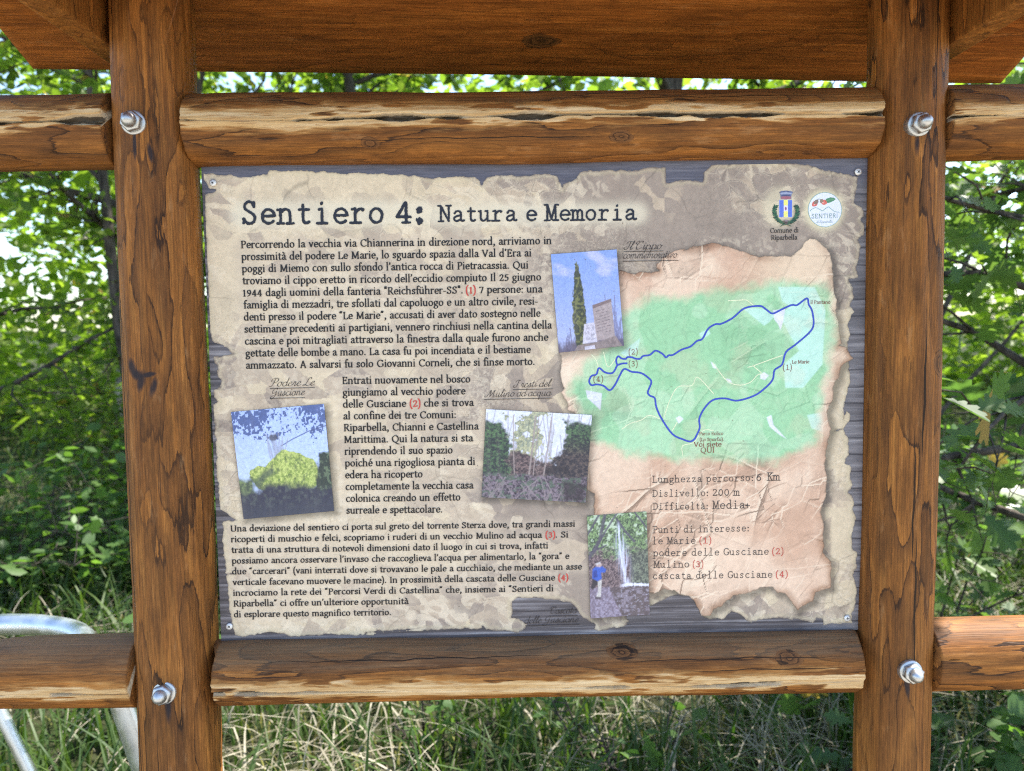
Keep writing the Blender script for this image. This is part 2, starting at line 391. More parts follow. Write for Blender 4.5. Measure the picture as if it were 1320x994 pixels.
mt = wood_mat('rail_wood', ring=170, warp=.012, offs=(.2, .3, .1), weather=.25, tone=1.0, knots=[(-.24, -.040, -.030, .009), (.12, -.044, -.026, .011)], cracks=[(-.025, -.30, .15, .0006), (.030, .05, .45, .0006)], **mw)
mt2 = wood_mat('rail_wood_dark_top', ring=190, warp=.012, offs=(2.2, 1.3, 4.1), weather=.35, tone=.95, **mw)
mb = wood_mat('rail_wood_weathered', ring=150, warp=.014, offs=(5.2, .7, 3.1), weather=.75, tone=1.0, knots=[(.118, -.034, .032, .015), (.37, -.042, .022, .013)], cracks=[(.030, -.45, .02, .0007), (.022, .10, .48, .0007), (.006, .2, .47, .0008)], **mw)
mb2 = wood_mat('rail_wood_bleached', ring=180, warp=.010, offs=(8.2, 1.7, .1), weather=.7, tone=1.1, cracks=[(.03, -.40, .05, .0006), (.018, -.30, -.02, .0006)], **mw)
log_x('rail', .0522, PXL+.0575, PXR-.0535, PH+.4145, mt, frame, 31, cope=True, kerf=.0035, up_w=.017, dn_w=.0125, gap=.0050)
log_x('rail', .0538, -1.55, PXL-.053, PH+.4145, mt2, frame, 47, kerf=.004, up_w=.024, dn_w=.012, gap=.0055)
log_x('rail', .0540, PXR+.046, 1.50, PH+.4130, mt2, frame, 53, kerf=.000, up_w=.015, dn_w=.008, gap=.0032)
log_x('rail', .0478, PXL+.0660, PXR-.0665, PH-.4090, mb, frame, 67, cope=True, kerf=-.018, up_w=.019, dn_w=.013, gap=.0036)
log_x('rail', .0540, -1.05, PXL-.057, PH-.4030, mb2, frame, 79, kerf=-.014, up_w=.015, dn_w=.013, gap=.0034, taper=(-.78, -1.0))
mb3 = wood_mat('rail_wood_sunlit', ring=170, warp=.012, offs=(3.2, 2.7, 7.1), weather=.15, tone=1.25, axis='X')
log_x('rail', .0545, PXR+.046, 1.50, PH-.4030, mb3, frame, 83, kerf=.012, up_w=.0005, dn_w=.0005, gap=.0004)

# roof: two planks a side, ridge over the posts, tie beams beside the posts
mroof2 = wood_mat('roof_plank_wood_plain', axis='X', ring=70, warp=.006, offs=(3.0, .30, .6), tone=1.35, hue=(1.12, .92, .8), streak=.42)
mbeam = wood_mat('tie_beam_wood', ring=80, warp=.008, offs=(.25, .1, .3), tone=1.05, streak=.5)
TH = R_(22); YE = .28
zl, zr = at(45, 88, YE)[2], at(1287, 107, YE)[2]
xl, xr = at(45, 88, YE)[0], at(1287, 107, YE)[0]
zc_, xc_ = (zl+zr)/2, (xl+xr)/2
tilt = math.atan2(zr-zl, xr-xl); half = (xr-xl)/2+.004
mroof = wood_mat('roof_plank_wood', axis='X', ring=62, warp=.006, offs=(.0, .34, .1), tone=1.35, hue=(1.12, .92, .8), streak=.42, knots=[(at(693, 43, .2)[0]-(xl+xr)/2, .2-.11, math.tan(TH)*(YE-.2)-.05, .020)])
roof = bpy.data.objects.new('roof', None)
def plank(name, v0, v1, side, mat, seed):
    # v measured up the slope from the eave; thickness 28 mm above the underside
    th = .028; nx, nv = 120, 14
    xs = np.linspace(-half, half, nx); vs = np.linspace(v0, v1, nv)
    X, Vv = np.meshgrid(xs, vs, indexing='ij')
    edge = (fbm(X*3, X*0, seed, 3)-.5)*.005*(np.abs(Vv-v0) < 1e-6)
    bow = (fbm(X*2.2, Vv*8, seed+2, 3)-.5)*.003
    def pt(X, Vv, up):
        y = side*(YE-(Vv+edge)*math.cos(TH)) - side*0; z = (Vv+edge)*math.sin(TH)+up+bow
        y = y + side*up*math.sin(TH)
        return np.stack([X, y, z], -1)
    A = pt(X, Vv, 0).reshape(-1, 3); B = pt(X, Vv, th).reshape(-1, 3); n = nx*nv
    V = np.concatenate([A, B]); Q = []
    idx = np.arange(n).reshape(nx, nv)
    a = np.stack([idx[:-1, :-1], idx[1:, :-1], idx[1:, 1:], idx[:-1, 1:]], -1).reshape(-1, 4)
    Q = [a, a[:, ::-1]+n]
    for ring_ in (idx[:, 0], idx[:, -1][::-1], idx[0, ::-1], idx[-1, :]):
        Q.append(np.stack([ring_[:-1], ring_[:-1]+n, ring_[1:]+n, ring_[1:]], -1))
    Q = np.concatenate(Q)
    if side < 0: Q = Q[:, ::-1]
    me = quad_mesh(name, V - np.array([0, side*.11, .05]), Q)
    o = link(name, me, mat, frame)
    o.matrix_world = Matrix.Translation((xc_, 0, zc_)) @ Matrix.Rotation(-tilt, 4, 'Y') @ Matrix.Translation((0, side*.11, .05))
    return o
L_ = YE/math.cos(TH)
plank('roof_plank', 0, L_*.86, 1, mroof, 3); plank('roof_plank', L_*.865, L_*1.0, 1, mroof2, 5)
plank('roof_plank', 0, L_*.5, -1, mroof2, 7); plank('roof_plank', L_*.505, L_*1.0, -1, mroof2, 9)
zb = [at(135, 43, -.06)[2], at(1220, 47, -.06)[2]]
bevel_box('tie_beam', -.04, 0, -.25, .14, 0, .085, .004, mbeam, frame, (PXL-.052, 0, zb[0]))
bevel_box('tie_beam', 0, .04, -.25, .14, 0, .085, .004, mbeam, frame, (PXR+.050, 0, zb[1]))

# bolts: washer, hexagon nut and dome, each bolt a part of its post
def bolt(post, x, z, tiltx, tiltz):
    lx = x-post.location[0]
    yf = -math.sqrt(max(.0545**2-min(abs(lx-.0065*(z-PH)), .05)**2, .0001))
    b = lathe_y('bolt', [(.0172, .010), (.0172, -.0016), (.0160, -.0028), (.0110, -.003)], 40, M_ZINC, post, (lx, yf-.0035, z))
    lathe_y('hex_nut', [(.0136, -.0026), (.0150, -.0036), (.0150, -.0120), (.0126, -.0138)], 6, M_ZINC, b, (0, 0, 0), smooth=False, rot=.3)
    prof = [(.0104, -.0130)] + [(.0100*math.cos(t), -.0155-.0115*math.sin(t)) for t in np.linspace(0, math.pi*.49, 9)]
    lathe_y('dome_cap', prof, 28, M_ZINC, b, (0, 0, 0))
    b.rotation_euler = (tiltx, 0, tiltz)
for post, pts in ((postL, ((172, 158), (212, 893))), (postR, ((1185, 160), (1174, 866)))):
    for k, (u, v) in enumerate(pts):
        q = at(u, v, -.058); bolt(post, q[0], q[2], [(.02), (-.05)][k], [.03, -.02][k])

# the galvanised tube rack behind the lower left rail
def tube_path(pts, r, seg=14, closed=False, rx=1.0):
    P = [Vector(p) for p in pts]; n = len(P); V = []; F = []
    for i, p in enumerate(P):
        a = P[(i-1) % n] if (i or closed) else p; b = P[(i+1) % n] if (i < n-1 or closed) else p
        t = (b-a).normalized(); ref = Vector((0, 0, 1)) if abs(t.z) < .9 else Vector((0, 1, 0))
        u = t.cross(ref).normalized(); w = u.cross(t)
        ri = r[i] if hasattr(r, '__len__') else r
        for k in range(seg):
            an = 2*math.pi*k/seg; V.append(p + (u*math.cos(an)*rx + w*math.sin(an))*ri)
    m = n if closed else n-1
    for i in range(m):
        for k in range(seg):
            i2 = (i+1) % n
            F.append((i*seg+k, i*seg+(k+1) % seg, i2*seg+(k+1) % seg, i2*seg+k))
    if not closed: F += [tuple(range(seg-1, -1, -1)), tuple((n-1)*seg+k for k in range(seg))]
    return [tuple(v) for v in V], F
rack = thing('tube_rack', 'grey galvanised metal tube ring on sloping legs behind the lower left rail', 'metal rack', (-1.44, .72, 0))
rc = Vector((0, 0, .672)); ring = [(rc.x+.31*math.cos(t), .22*math.sin(t), rc.z) for t in np.linspace(0, 2*math.pi, 64, endpoint=False)]
V, F = tube_path(ring, .029, closed=True); link('ring_tube', face_mesh('ring_tube', V, F, True), M_GALV, rack)
for (ua, va, ub, vb, r, rx) in ((0, 917, 37, 993, .0150, 1.0), (158, 912, 186, 993, .0150, 1.9), (-170, 917, -190, 993, .0150, 1.0)):
    p0 = Vector(at(ua, va, .62)); p1 = Vector(at(ub, vb, .62)); d = p1-p0; o_ = Vector((-1.44, .72, 0))
    a_ = p0-d*((rc.z-p0.z)/-d.z); e_ = p0+d*((p0.z+.01)/-d.z)
    V, F = tube_path([a_-o_, p0-o_, p1-o_, e_-o_], r, rx=rx); link('leg', face_mesh('leg', V, F, True), M_GALV, rack)
# ------------------------------------------------------------------ lettering: a small pen-stroke alphabet
def spl(pts, n=7):                          # smooth curve through points
    P = [np.array(p, float) for p in pts]; P = [2*P[0]-P[1]] + P + [2*P[-1]-P[-2]]; out = []
    for i in range(1, len(P)-2):
        for k in range(n):
            t = k/n; a, b, c, d = P[i-1], P[i], P[i+1], P[i+2]
            out.append(.5*((2*b)+(-a+c)*t+(2*a-5*b+4*c-d)*t*t+(-a+3*b-3*c+d)*t**3))
    out.append(P[-2]); return np.array(out)
def arc(cx, cy, rx, ry, a0=0, a1=360, n=22):
    t = np.radians(np.linspace(a0, a1, n)); return np.stack([cx+rx*np.cos(t), cy+ry*np.sin(t)], 1)
def Ln(*p): return ('L', np.array(p, float))
def Sp(*p): return ('L', spl(p))
def Ar(*a): return ('L', arc(*a))
def Dt(x, y, r=1.25): return ('D', x, y, r)
def Se(x, y, a, b): return ('S', x, y, a, b)       # serif bar from x-a to x+b at height y
X_ = 9.6
GL = {
 'a': (9.4, [Sp((2.0, 7.6), (3.4, 9.4), (5.6, 9.4), (6.9, 7.6), (6.9, 3), (7.2, 1.2), (8.2, .5), (9.2, 1)), Sp((6.9, 5.9), (4.2, 5.1), (1.9, 3.6), (1.9, 1.4), (3.6, .4), (5.4, 1.1), (6.9, 2.6)), Dt(2.3, 7.6, .9)]),
 'b': (10.4, [Ln((2, 16), (2, 1)), Ar(5.3, 5, 3.5, 4.5), Se(1.6, 15.8, 1.4, 0)]),
 'c': (8.9, [Ar(5.3, 5, 3.8, 4.6, 52, 318), Dt(7.5, 8.2, .8)]),
 'd': (10.8, [Ar(5, 5, 3.5, 4.5), Ln((8.4, 16), (8.4, .4)), Se(8, 15.8, 1.5, 0), Se(8.6, .4, 0, 1.6)]),
 'e': (9.2, [Ln((1.8, 5.3), (8.2, 5.3)), Ar(5.1, 5, 3.5, 4.6, 4, 318)]),
 'f': (6.2, [Sp((7.2, 14.6), (5.8, 16), (4.0, 15), (3.2, 12), (3.2, .4)), Ln((1, 9.3), (6.0, 9.3)), Se(3.2, .3, 1.9, 2.1), Dt(7.0, 14.4, .9)]),
 'g': (9.8, [Ar(4.7, 6.3, 3.0, 3.2), Sp((3.2, 3.6), (2.3, 2.2), (3.4, 1.1), (6.6, .7), (8.3, -.8), (7.6, -3.4), (4.6, -4.6), (1.8, -3.8), (1.2, -1.8), (2.8, .2)), Ln((6.8, 8.7), (9.2, 9.2))]),
 'h': (11, [Ln((2, 16), (2, .4)), Sp((2, 7), (4, 9), (6.2, 9.5), (8, 8.2), (8.4, 6), (8.4, .4)), Se(1.7, 15.8, 1.4, 0), Se(2, .3, 1.8, 1.8), Se(8.4, .3, 1.8, 1.8)]),
 'i': (5.0, [Ln((2.5, X_), (2.5, .4)), Dt(2.4, 13.4), Se(2.2, 9.3, 1.4, 0), Se(2.5, .3, 1.8, 1.8)]),
 'k': (10.4, [Ln((2, 16), (2, .4)), Ln((2.2, 4.4), (7.6, 9.4)), Ln((4.4, 6), (9, .4)), Se(1.7, 15.8, 1.4, 0), Se(2, .3, 1.8, 1.8), Se(8.8, .3, 1.5, 1.3)]),
 'l': (5.0, [Ln((2.5, 16), (2.5, .4)), Se(2.2, 15.8, 1.5, 0), Se(2.5, .3, 1.8, 1.8)]),
 'm': (16.6, [Ln((2, X_), (2, .4)), Sp((2, 7), (3.8, 9), (5.8, 9.5), (7.6, 8.2), (8, 6), (8, .4)), Sp((8, 7), (9.8, 9), (11.8, 9.5), (13.6, 8.2), (14, 6), (14, .4)), Se(1.7, 9.3, 1.4, 0), Se(2, .3, 1.8, 1.7), Se(8, .3, 1.7, 1.7), Se(14, .3, 1.7, 1.8)]),
 'n': (11, [Ln((2, X_), (2, .4)), Sp((2, 7), (4, 9), (6.2, 9.5), (8, 8.2), (8.4, 6), (8.4, .4)), Se(1.7, 9.3, 1.4, 0), Se(2, .3, 1.8, 1.8), Se(8.4, .3, 1.8, 1.8)]),
 'o': (10.3, [Ar(5.1, 5, 3.7, 4.6)]),
 'p': (10.6, [Ln((2, X_), (2, -5)), Ar(5.5, 5, 3.6, 4.6), Se(1.7, 9.3, 1.4, 0), Se(2, -5, 1.8, 1.8)]),
 'q': (10.6, [Ar(5, 5, 3.6, 4.6), Ln((8.4, X_), (8.4, -5)), Se(8.4, -5, 1.8, 1.8)]),
 'r': (7.4, [Ln((2, X_), (2, .4)), Sp((2, 6.4), (3.4, 8.6), (5.2, 9.5), (6.7, 8.9)), Dt(6.4, 8.6, 1.0), Se(1.7, 9.3, 1.4, 0), Se(2, .3, 1.8, 2.1)]),
 's': (8, [Sp((6.4, 7.8), (5.2, 9.4), (3.2, 9.4), (1.9, 7.8), (2.6, 6), (5.0, 4.7), (6.4, 3), (5.9, 1.2), (4, .4), (1.7, 1.5)), Ln((6.5, 9.2), (6.5, 7.4)), Ln((1.6, 2.4), (1.6, .8))]),
 't': (6.8, [Sp((3, 12.4), (3, 6), (3, 2.4), (3.9, .7), (5.2, .6), (6.4, 1.3)), Ln((1, 9.3), (6.2, 9.3))]),
 'u': (10.9, [Sp((2, X_), (2, 5), (2.1, 2.6), (3.4, .8), (5.4, .8), (8, 3)), Ln((8.2, X_), (8.2, .4)), Se(1.7, 9.3, 1.4, 0), Se(7.9, 9.3, 1.5, 0), Se(8.4, .4, 0, 1.6)]),
 'v': (9.2, [Ln((1.4, X_), (4.8, .6)), Ln((4.8, .6), (8, X_)), Se(1.4, 9.3, 1.3, 1.5), Se(7.8, 9.3, 1.3, 1.3)]),
 'z': (8.4, [Ln((1.4, 9.2), (6.8, 9.2), (1.4, .6), (7, .6)), Ln((1.3, 9.2), (1.2, 7.4)), Ln((7.1, .5), (7.3, 2.4))]),
 'P': (10.8, [Ln((3, .4), (3, 14.8)), Sp((3, 14.4), (7, 14.6), (9.3, 13.2), (9.5, 10.4), (8.4, 8), (5.6, 7.1), (3.2, 7.3)), Se(3, .3, 2.2, 2.4), Se(3, 14.6, 2.1, 0)]),
 'L': (10.8, [Ln((3, 14.8), (3, .4)), Ln((3, .5), (9.8, .5), (10.2, 3)), Se(3, 14.6, 2.1, 2.3), Se(3, .3, 2.1, 1)]),
 'M': (17.6, [Ln((3.2, .3), (3.5, 14.5)), Ln((3.7, 14.6), (8.8, 1.4)), Ln((8.8, 1.4), (14, 14.6)), Ln((14.2, 14.6), (14.6, .3)), Se(3.1, .3, 1.9, 2), Se(14.6, .3, 2.1, 2), Se(3.2, 14.6, 2, 0), Se(14.4, 14.6, 0, 2)]),
 'V': (13.2, [Ln((1.6, 14.6), (6.7, .6)), Ln((6.7, .6), (11.6, 14.6)), Se(1.6, 14.6, 1.6, 2), Se(11.6, 14.6, 1.8, 1.5)]),
 'E': (11.8, [Ln((3, .4), (3, 14.8)), Ln((3, 14.4), (9.6, 14.4), (9.8, 12.2)), Ln((3, 7.8), (8, 7.8)), Ln((8, 9.2), (8, 6.4)), Ln((3, .5), (10, .5), (10.4, 3)), Se(3, .3, 2.1, 0), Se(3, 14.6, 2.1, 0)]),
 'Q': (15.8, [Ar(8, 7.5, 6.1, 7.1), Sp((7.6, .6), (10, -1.6), (13, -3.4), (15.6, -3.6))]),
 'I': (6, [Ln((3, .4), (3, 14.6)), Se(3, .3, 2.1, 2.1), Se(3, 14.6, 2.1, 2.1)]),
 'R': (12.4, [Ln((3, .4), (3, 14.8)), Sp((3, 14.4), (7, 14.6), (9.2, 13.4), (9.4, 10.8), (8.2, 8.4), (5.6, 7.4), (3.2, 7.6)), Ln((6.2, 7.6), (10.6, .8)), Se(3, .3, 2.2, 2.3), Se(3, 14.6, 2.1, 0), Se(10.8, .4, .6, 2)]),
 'S': (10.6, [Sp((8.2, 12.2), (6.8, 14.3), (4.4, 14.4), (2.5, 12.6), (2.8, 10), (5.6, 8), (8.3, 5.8), (8.7, 3), (7, .8), (4.2, .6), (1.9, 2.6)), Ln((8.6, 14.2), (8.4, 11.4)), Ln((1.7, 3.6), (1.6, .8))]),
 'A': (13, [Ln((1.8, .4), (6.6, 14.8)), Ln((6.6, 14.8), (11.2, .4)), Ln((3.6, 5.2), (9.4, 5.2)), Se(1.8, .3, 1.7, 1.8), Se(11.2, .3, 2, 1.7)]),
 'G': (15.2, [Ar(8, 7.5, 6.1, 7.1, 48, 322), Ln((12.9, 6.6), (12.9, 2)), Se(12.9, 6.6, 2.2, 1.8), Ln((12.2, 14), (12.2, 11.6))]),
 'U': (15, [Sp((3, 14.6), (3, 8), (3.2, 3.6), (5, 1), (8, .5), (10.8, 1.2), (12, 4), (12.2, 8), (12.2, 14.6)), Se(3, 14.6, 2, 2.1), Se(12.2, 14.6, 2, 1.9)]),
 'T': (12.6, [Ln((6.3, .4), (6.3, 14.4)), Ln((1.3, 12), (1.5, 14.4), (11.1, 14.4), (11.3, 12)), Se(6.3, .3, 2.3, 2.3)]),
 'N': (15.6, [Ln((3.2, .3), (3.2, 14.6)), Ln((3.2, 14.6), (12.2, .6)), Ln((12.4, .4), (12.4, 14.6)), Se(3.2, .3, 1.9, 1.9), Se(12.4, 14.6, 2, 1.8), Se(3, 14.6, 2, 0)]),
 'C': (13.4, [Ar(7.9, 7.5, 6, 7.1, 46, 314), Ln((11.9, 14.2), (11.9, 11.4))]),
 'D': (14.6, [Ln((3, .4), (3, 14.6)), Sp((3, 14.4), (7.4, 14.2), (11.4, 11.8), (12.4, 7.5), (11.4, 3.2), (7.4, .8), (3, .6)), Se(3, .3, 2.1, 0), Se(3, 14.6, 2.1, 0)]),
 'K': (13, [Ln((3, .4), (3, 14.6)), Ln((10.4, 14.4), (3.4, 7)), Ln((5.6, 9), (11, .5)), Se(3, .3, 2, 2), Se(3, 14.6, 2, 2), Se(10.6, 14.6, 1.8, 1.6), Se(11.2, .3, 1.8, 1.6)]),
 '0': (10, [Ar(5, 6.6, 3.5, 6.1)]),
 '1': (8, [Ln((4.2, .4), (4.2, 13)), Ln((2.2, 11.4), (4.2, 13)), Se(4.2, .3, 2.2, 2.2)]),
 '2': (9.8, [Sp((1.9, 10), (3, 12.6), (5.4, 13.1), (7.6, 11.6), (7.2, 8.4), (4.5, 4.2), (1.8, .8)), Ln((1.6, .7), (8.2, .7), (8.6, 2.6))]),
 '3': (9.6, [Sp((2, 11.2), (4, 13), (6.6, 12.4), (7.2, 10.2), (6, 8), (3.8, 7.2)), Sp((3.8, 7.2), (6.8, 6.6), (7.8, 4), (6.8, 1.4), (4.2, .5), (1.8, 1.6))]),
 '4': (10.2, [Ln((6.4, 13.2), (1.4, 4), (9, 4)), Ln((6.6, 13.2), (6.6, .4)), Se(6.6, .3, 1.9, 1.9)]),
 '5': (9.6, [Ln((7.8, 12.8), (3, 12.8), (2.5, 7.4)), Sp((2.5, 7.4), (5, 8.2), (7.4, 6.8), (7.8, 3.8), (6.2, 1.2), (3.8, .5), (1.8, 1.5))]),
 '6': (10, [Sp((7.6, 12.8), (4.6, 11), (2.2, 7), (1.9, 4), (3, 1.2), (5.2, .5), (7.6, 1.8), (8, 4.4), (6.8, 7), (4.6, 7.6), (2.4, 6))]),
 '7': (9.4, [Ln((1.6, 11.2), (1.6, 12.8), (8.2, 12.8), (4, .4))]),
 '9': (10, [Sp((2.4, .6), (5.4, 2.4), (7.8, 6.2), (8.1, 9.2), (7, 12.2), (4.8, 13), (2.4, 11.8), (2, 9.2), (3.2, 6.6), (5.4, 5.9), (7.6, 7.6))]),
 '.': (4.6, [Dt(2.2, 1.2, 1.35)]), ',': (4.8, [Dt(2.3, 1.2, 1.35), Sp((3, 1), (2.8, -1.2), (1.6, -2.8))]),
 ':': (5, [Dt(2.5, 1.2, 1.35), Dt(2.5, 8, 1.35)]), '-': (6.6, [Ln((1.2, 4.8), (5.4, 4.8))]),
 '"': (6.4, [Ln((2, 15.4), (2, 11.4)), Ln((4.6, 15.4), (4.6, 11.4))]),
 '\u201c': (7, [Sp((2.8, 15.4), (1.6, 13.6), (1.9, 12)), Sp((5.6, 15.4), (4.4, 13.6), (4.7, 12)), Dt(2.1, 12.4, .9), Dt(4.9, 12.4, .9)]),
 '\u201d': (7, [Sp((2, 15), (2.5, 13.4), (1.4, 11.6)), Sp((4.8, 15), (5.3, 13.4), (4.2, 11.6)), Dt(2.1, 14.6, .9), Dt(4.9, 14.6, .9)]),
 '\u2019': (4, [Sp((2, 15), (2.5, 13.4), (1.4, 11.4)), Dt(2.1, 14.6, .9)]),
 '(': (6, [Sp((5, 16), (2.6, 12), (1.9, 6), (2.6, 0), (5, -4))]), ')': (6, [Sp((1, 16), (3.4, 12), (4.1, 6), (3.4, 0), (1, -4))]),
 '+': (9, [Ln((4.5, 1.4), (4.5, 8.6)), Ln((1, 5), (8, 5))]),
}
GL['\u00e0'] = (GL['a'][0], GL['a'][1] + [Ln((3, 14.6), (5.8, 11.6))])
GL['\u00e9'] = (GL['e'][0], GL['e'][1] + [Ln((6.8, 14.8), (4.4, 11.6))])
GL['\u00fc'] = (GL['u'][0], GL['u'][1] + [Dt(3.4, 13, 1.1), Dt(6.8, 13, 1.1)])
# joined script: its own single-storey and looped letters
SC = dict(GL)
def _x(ad): return Sp((ad-3.2, 2.0), (ad-2.2, .6), (ad-.6, 1.6), (ad+.8, 4.2))
SC.update({
 'a': (9, [Ar(4.4, 4.6, 3.1, 4.2), Ln((7.4, 9), (7.4, 2)), _x(10)]), 'c': (7.4, [Ar(4.6, 4.6, 3.2, 4.2, 60, 300), _x(8.4)]),
 'd': (9, [Ar(4.4, 4.6, 3.1, 4.2), Ln((7.4, 17), (7.4, 2)), _x(10)]), 'e': (7.2, [Sp((1.4, 3.6), (5.6, 6.2), (5.4, 8.6), (3.4, 8.6), (1.6, 5), (2.2, 1.4), (4.6, .6), (8, 3.6))]),
 'i': (4.6, [Ln((2.2, 9), (2.2, 2)), Sp((2.2, 2), (2.8, .6), (4, 1.2), (5.4, 4)), Dt(2.6, 12.6, .8)]), 'l': (4.8, [Sp((1, 4), (4, 12), (4, 17), (2.6, 15), (2.2, 8), (2.2, 2), (3, .6), (5.6, 4))]),
 'm': (14.4, [Ln((2, 8.6), (2, .4)), Sp((2, 6), (4, 8.8), (5.8, 8.4), (6.4, 6), (6.4, .4)), Sp((6.4, 6), (8.6, 8.8), (10.6, 8.4), (11, 6), (11.2, 1.6), (12.4, .6), (15, 4))]),
 'n': (9.6, [Ln((2, 8.6), (2, .4)), Sp((2, 6), (4, 8.8), (6, 8.4), (6.4, 6), (6.6, 1.6), (7.8, .6), (10.4, 4))]),
 'o': (8, [Ar(4.2, 4.6, 3, 4.2), Sp((5.4, 8.6), (6.6, 7.2), (8.8, 7.4))]), 'p': (9, [Ln((2, 9.4), (2, -7)), Ar(5, 4.6, 3, 4.2), _x(10)]), 'q': (9, [Ar(4.4, 4.6, 3.1, 4.2), Ln((7.4, 9), (7.4, -7))]),
 'r': (6.4, [Ln((1.4, 3), (2.8, 9.6), (3, 8.2), (5, 8.2)), Sp((5, 8.2), (4.6, 2), (5.4, .6), (7.4, 3))]), 's': (6.6, [Sp((1, 2), (4, 9.4), (5.2, 4), (4, .6), (1.4, 1.2)), Sp((4, .6), (5.6, 1), (7.4, 4))]),
 't': (5.4, [Sp((2.6, 14), (2.4, 2), (3.4, .6), (6, 4)), Ln((.4, 9.4), (5.4, 9.6))]), 'u': (9.4, [Sp((2, 9), (2, 2.4), (3.6, .6), (6.8, 4)), Ln((6.8, 9), (6.8, 2)), _x(10)]), 'v': (8.4, [Sp((1.6, 8.6), (3, 7), (3.8, .8), (6.6, 5), (6.4, 8.8), (8.8, 7.6))]),
 'I': (7.6, [Sp((.4, 12), (3, 15.6), (8.6, 15.4)), Sp((6, 15.2), (5.4, 6), (3.4, .8), (0, 1.4), (-.6, 4.4), (2, 6))]),
 'C': (11.4, [Sp((8.6, 12), (9.4, 15.2), (6.8, 16), (2.4, 11), (2, 4), (5, .6), (10, 4)), Sp((4.6, 14), (2, 16.4), (-1, 13), (1, 10.6))]),
 'P': (11, [Sp((5.6, 15), (5, 6), (3, .6), (0, 1.2)), Sp((.6, 10), (1, 14.6), (6, 16.6), (10.4, 15), (10.4, 10.6), (6.4, 8), (4.4, 9.6))]),
 'L': (10.6, [Sp((9.6, 13.6), (9, 16.4), (6, 15), (5, 8), (3.4, 1.6), (.6, .4), (.4, 2.4), (4, 1.8), (8, .2), (11.4, 2.4))]),
 'G': (12.6, [Sp((9.4, 12.6), (9.4, 15.6), (6.6, 16), (2.4, 11.6), (2.2, 6.4), (5.4, 5.4), (9.4, 9.4)), Sp((9.6, 10), (9, 1), (5.4, -5.6), (1, -4), (3, -.4), (11, 3.4))]),
 'M': (17, [Sp((-2.4, 4), (-2, .8), (1, .6), (3.6, 7), (5.8, 15)), Ln((5.8, 15), (7.2, 1)), Ln((7.2, 1), (13.2, 15)), Sp((13.2, 15), (13, 4), (14, .6), (17, 3.4))]),
})
STY = {
 'serif': dict(g=GL, a=1.34, b=.62, tilt=14, ser=.50, serx=1.0, cap=.93, cell=.36),
 'small': dict(g=GL, a=.98, b=.50, tilt=14, ser=.36, serx=.9, cap=.93, cell=.36),
 'type': dict(g=GL, a=.66, b=.62, tilt=0, ser=.56, serx=1.35, mono=12.0, wid=1.12, cell=.36, rough=.22),
 'bold': dict(g=GL, a=1.02, b=.92, tilt=0, ser=.86, serx=1.30, mono=13.0, wid=1.28, cell=.30, rough=.36),
 'script': dict(g=SC, a=.50, b=.27, tilt=25, ser=0, slant=.36, cell=.34),
 'sans': dict(g=GL, a=.80, b=.76, tilt=0, ser=0, cell=.36),
}
def glyph_mesh(ch, sty, var=0):
    S = STY[sty]; adv, items = S['g'][ch]
    cell = S['cell']; tr = math.radians(S['tilt']); ct, st_ = math.cos(tr), math.sin(tr)
    sx = 1.0; ox = 0.0; capsc = 1.0; wid = S.get('wid', 1.0)
    if 'mono' in S:
        if ch == 'm': sx = .76
        elif ch == 'M': sx = .74
        elif ch in 'NGQUDA': sx = .84
        elif ch not in 'ilI.,:1()': sx = min(wid, (S['mono']-1.2)/adv) if wid > 1 else 1.0
        ox = (S['mono']-adv*sx)/2
        if ch in '.,:(+)-': ox = (S['mono']*.62-adv*sx)/2
    if 'cap' in S and (ch.isupper() or ch in '1234567890'): capsc = S['cap']
    x0, x1, y0, y1 = -6.0, adv+6.5, -8.0, 18.5
    nx = int((x1-x0)/cell); ny = int((y1-y0)/cell)
    X, Y = np.meshgrid(x0+np.arange(nx)*cell, y0+np.arange(ny)*cell)
    Xq, Yq = X, Y
    F = np.full(X.shape, 9.0)
    def seg(P, a, b):
        nonlocal F
        P = np.array(P, float)
        q = np.stack([(P[:, 0]*ct+P[:, 1]*st_)/a, (-P[:, 0]*st_+P[:, 1]*ct)/b], 1)
        xx = (Xq*ct+Yq*st_)/a; yy = (-Xq*st_+Yq*ct)/b
        F = np.minimum(F, sdline(xx, yy, q)-1)
    for it in items:
        if it[0] == 'L': P = it[1].copy(); P[:, 0] = P[:, 0]*sx; P[:, 1] *= capsc; seg(P, S['a'], S['b'])
        elif it[0] == 'D': F = np.minimum(F, np.hypot(Xq-it[1]*sx, Yq-it[2]*capsc)/(it[3]*(1.75 if sty == 'bold' and ch == ':' else 1.0))-1)
        elif S['ser']:
            k = S['serx']; a, b = it[3]*k, it[4]*k
            if 'mono' in S and ch in 'ilr1I' and it[2] < 1: a, b = a*1.5, b*1.5
            P = np.array([(it[1]*sx-a, it[2]*capsc), (it[1]*sx+b, it[2]*capsc)])
            F = np.minimum(F, (sdline(Xq, Yq, P)-S['ser'])/S['ser'])
    if S.get('rough'): F = F + S['rough']*2*(fbm(X*.9+ord(ch)*3.1+var*7, Y*.9, 5+var, 2)-.5)
    V, Fc = contour(X, Y, F, merge=True)
    V = V.copy(); V[:, 0] += ox
    if 'slant' in S: V[:, 0] += S['slant']*V[:, 1]
    a_ = adv
    if 'mono' in S: a_ = S['mono']*(.62 if ch in '.,:(+)-' else 1.0)
    return V, Fc, a_
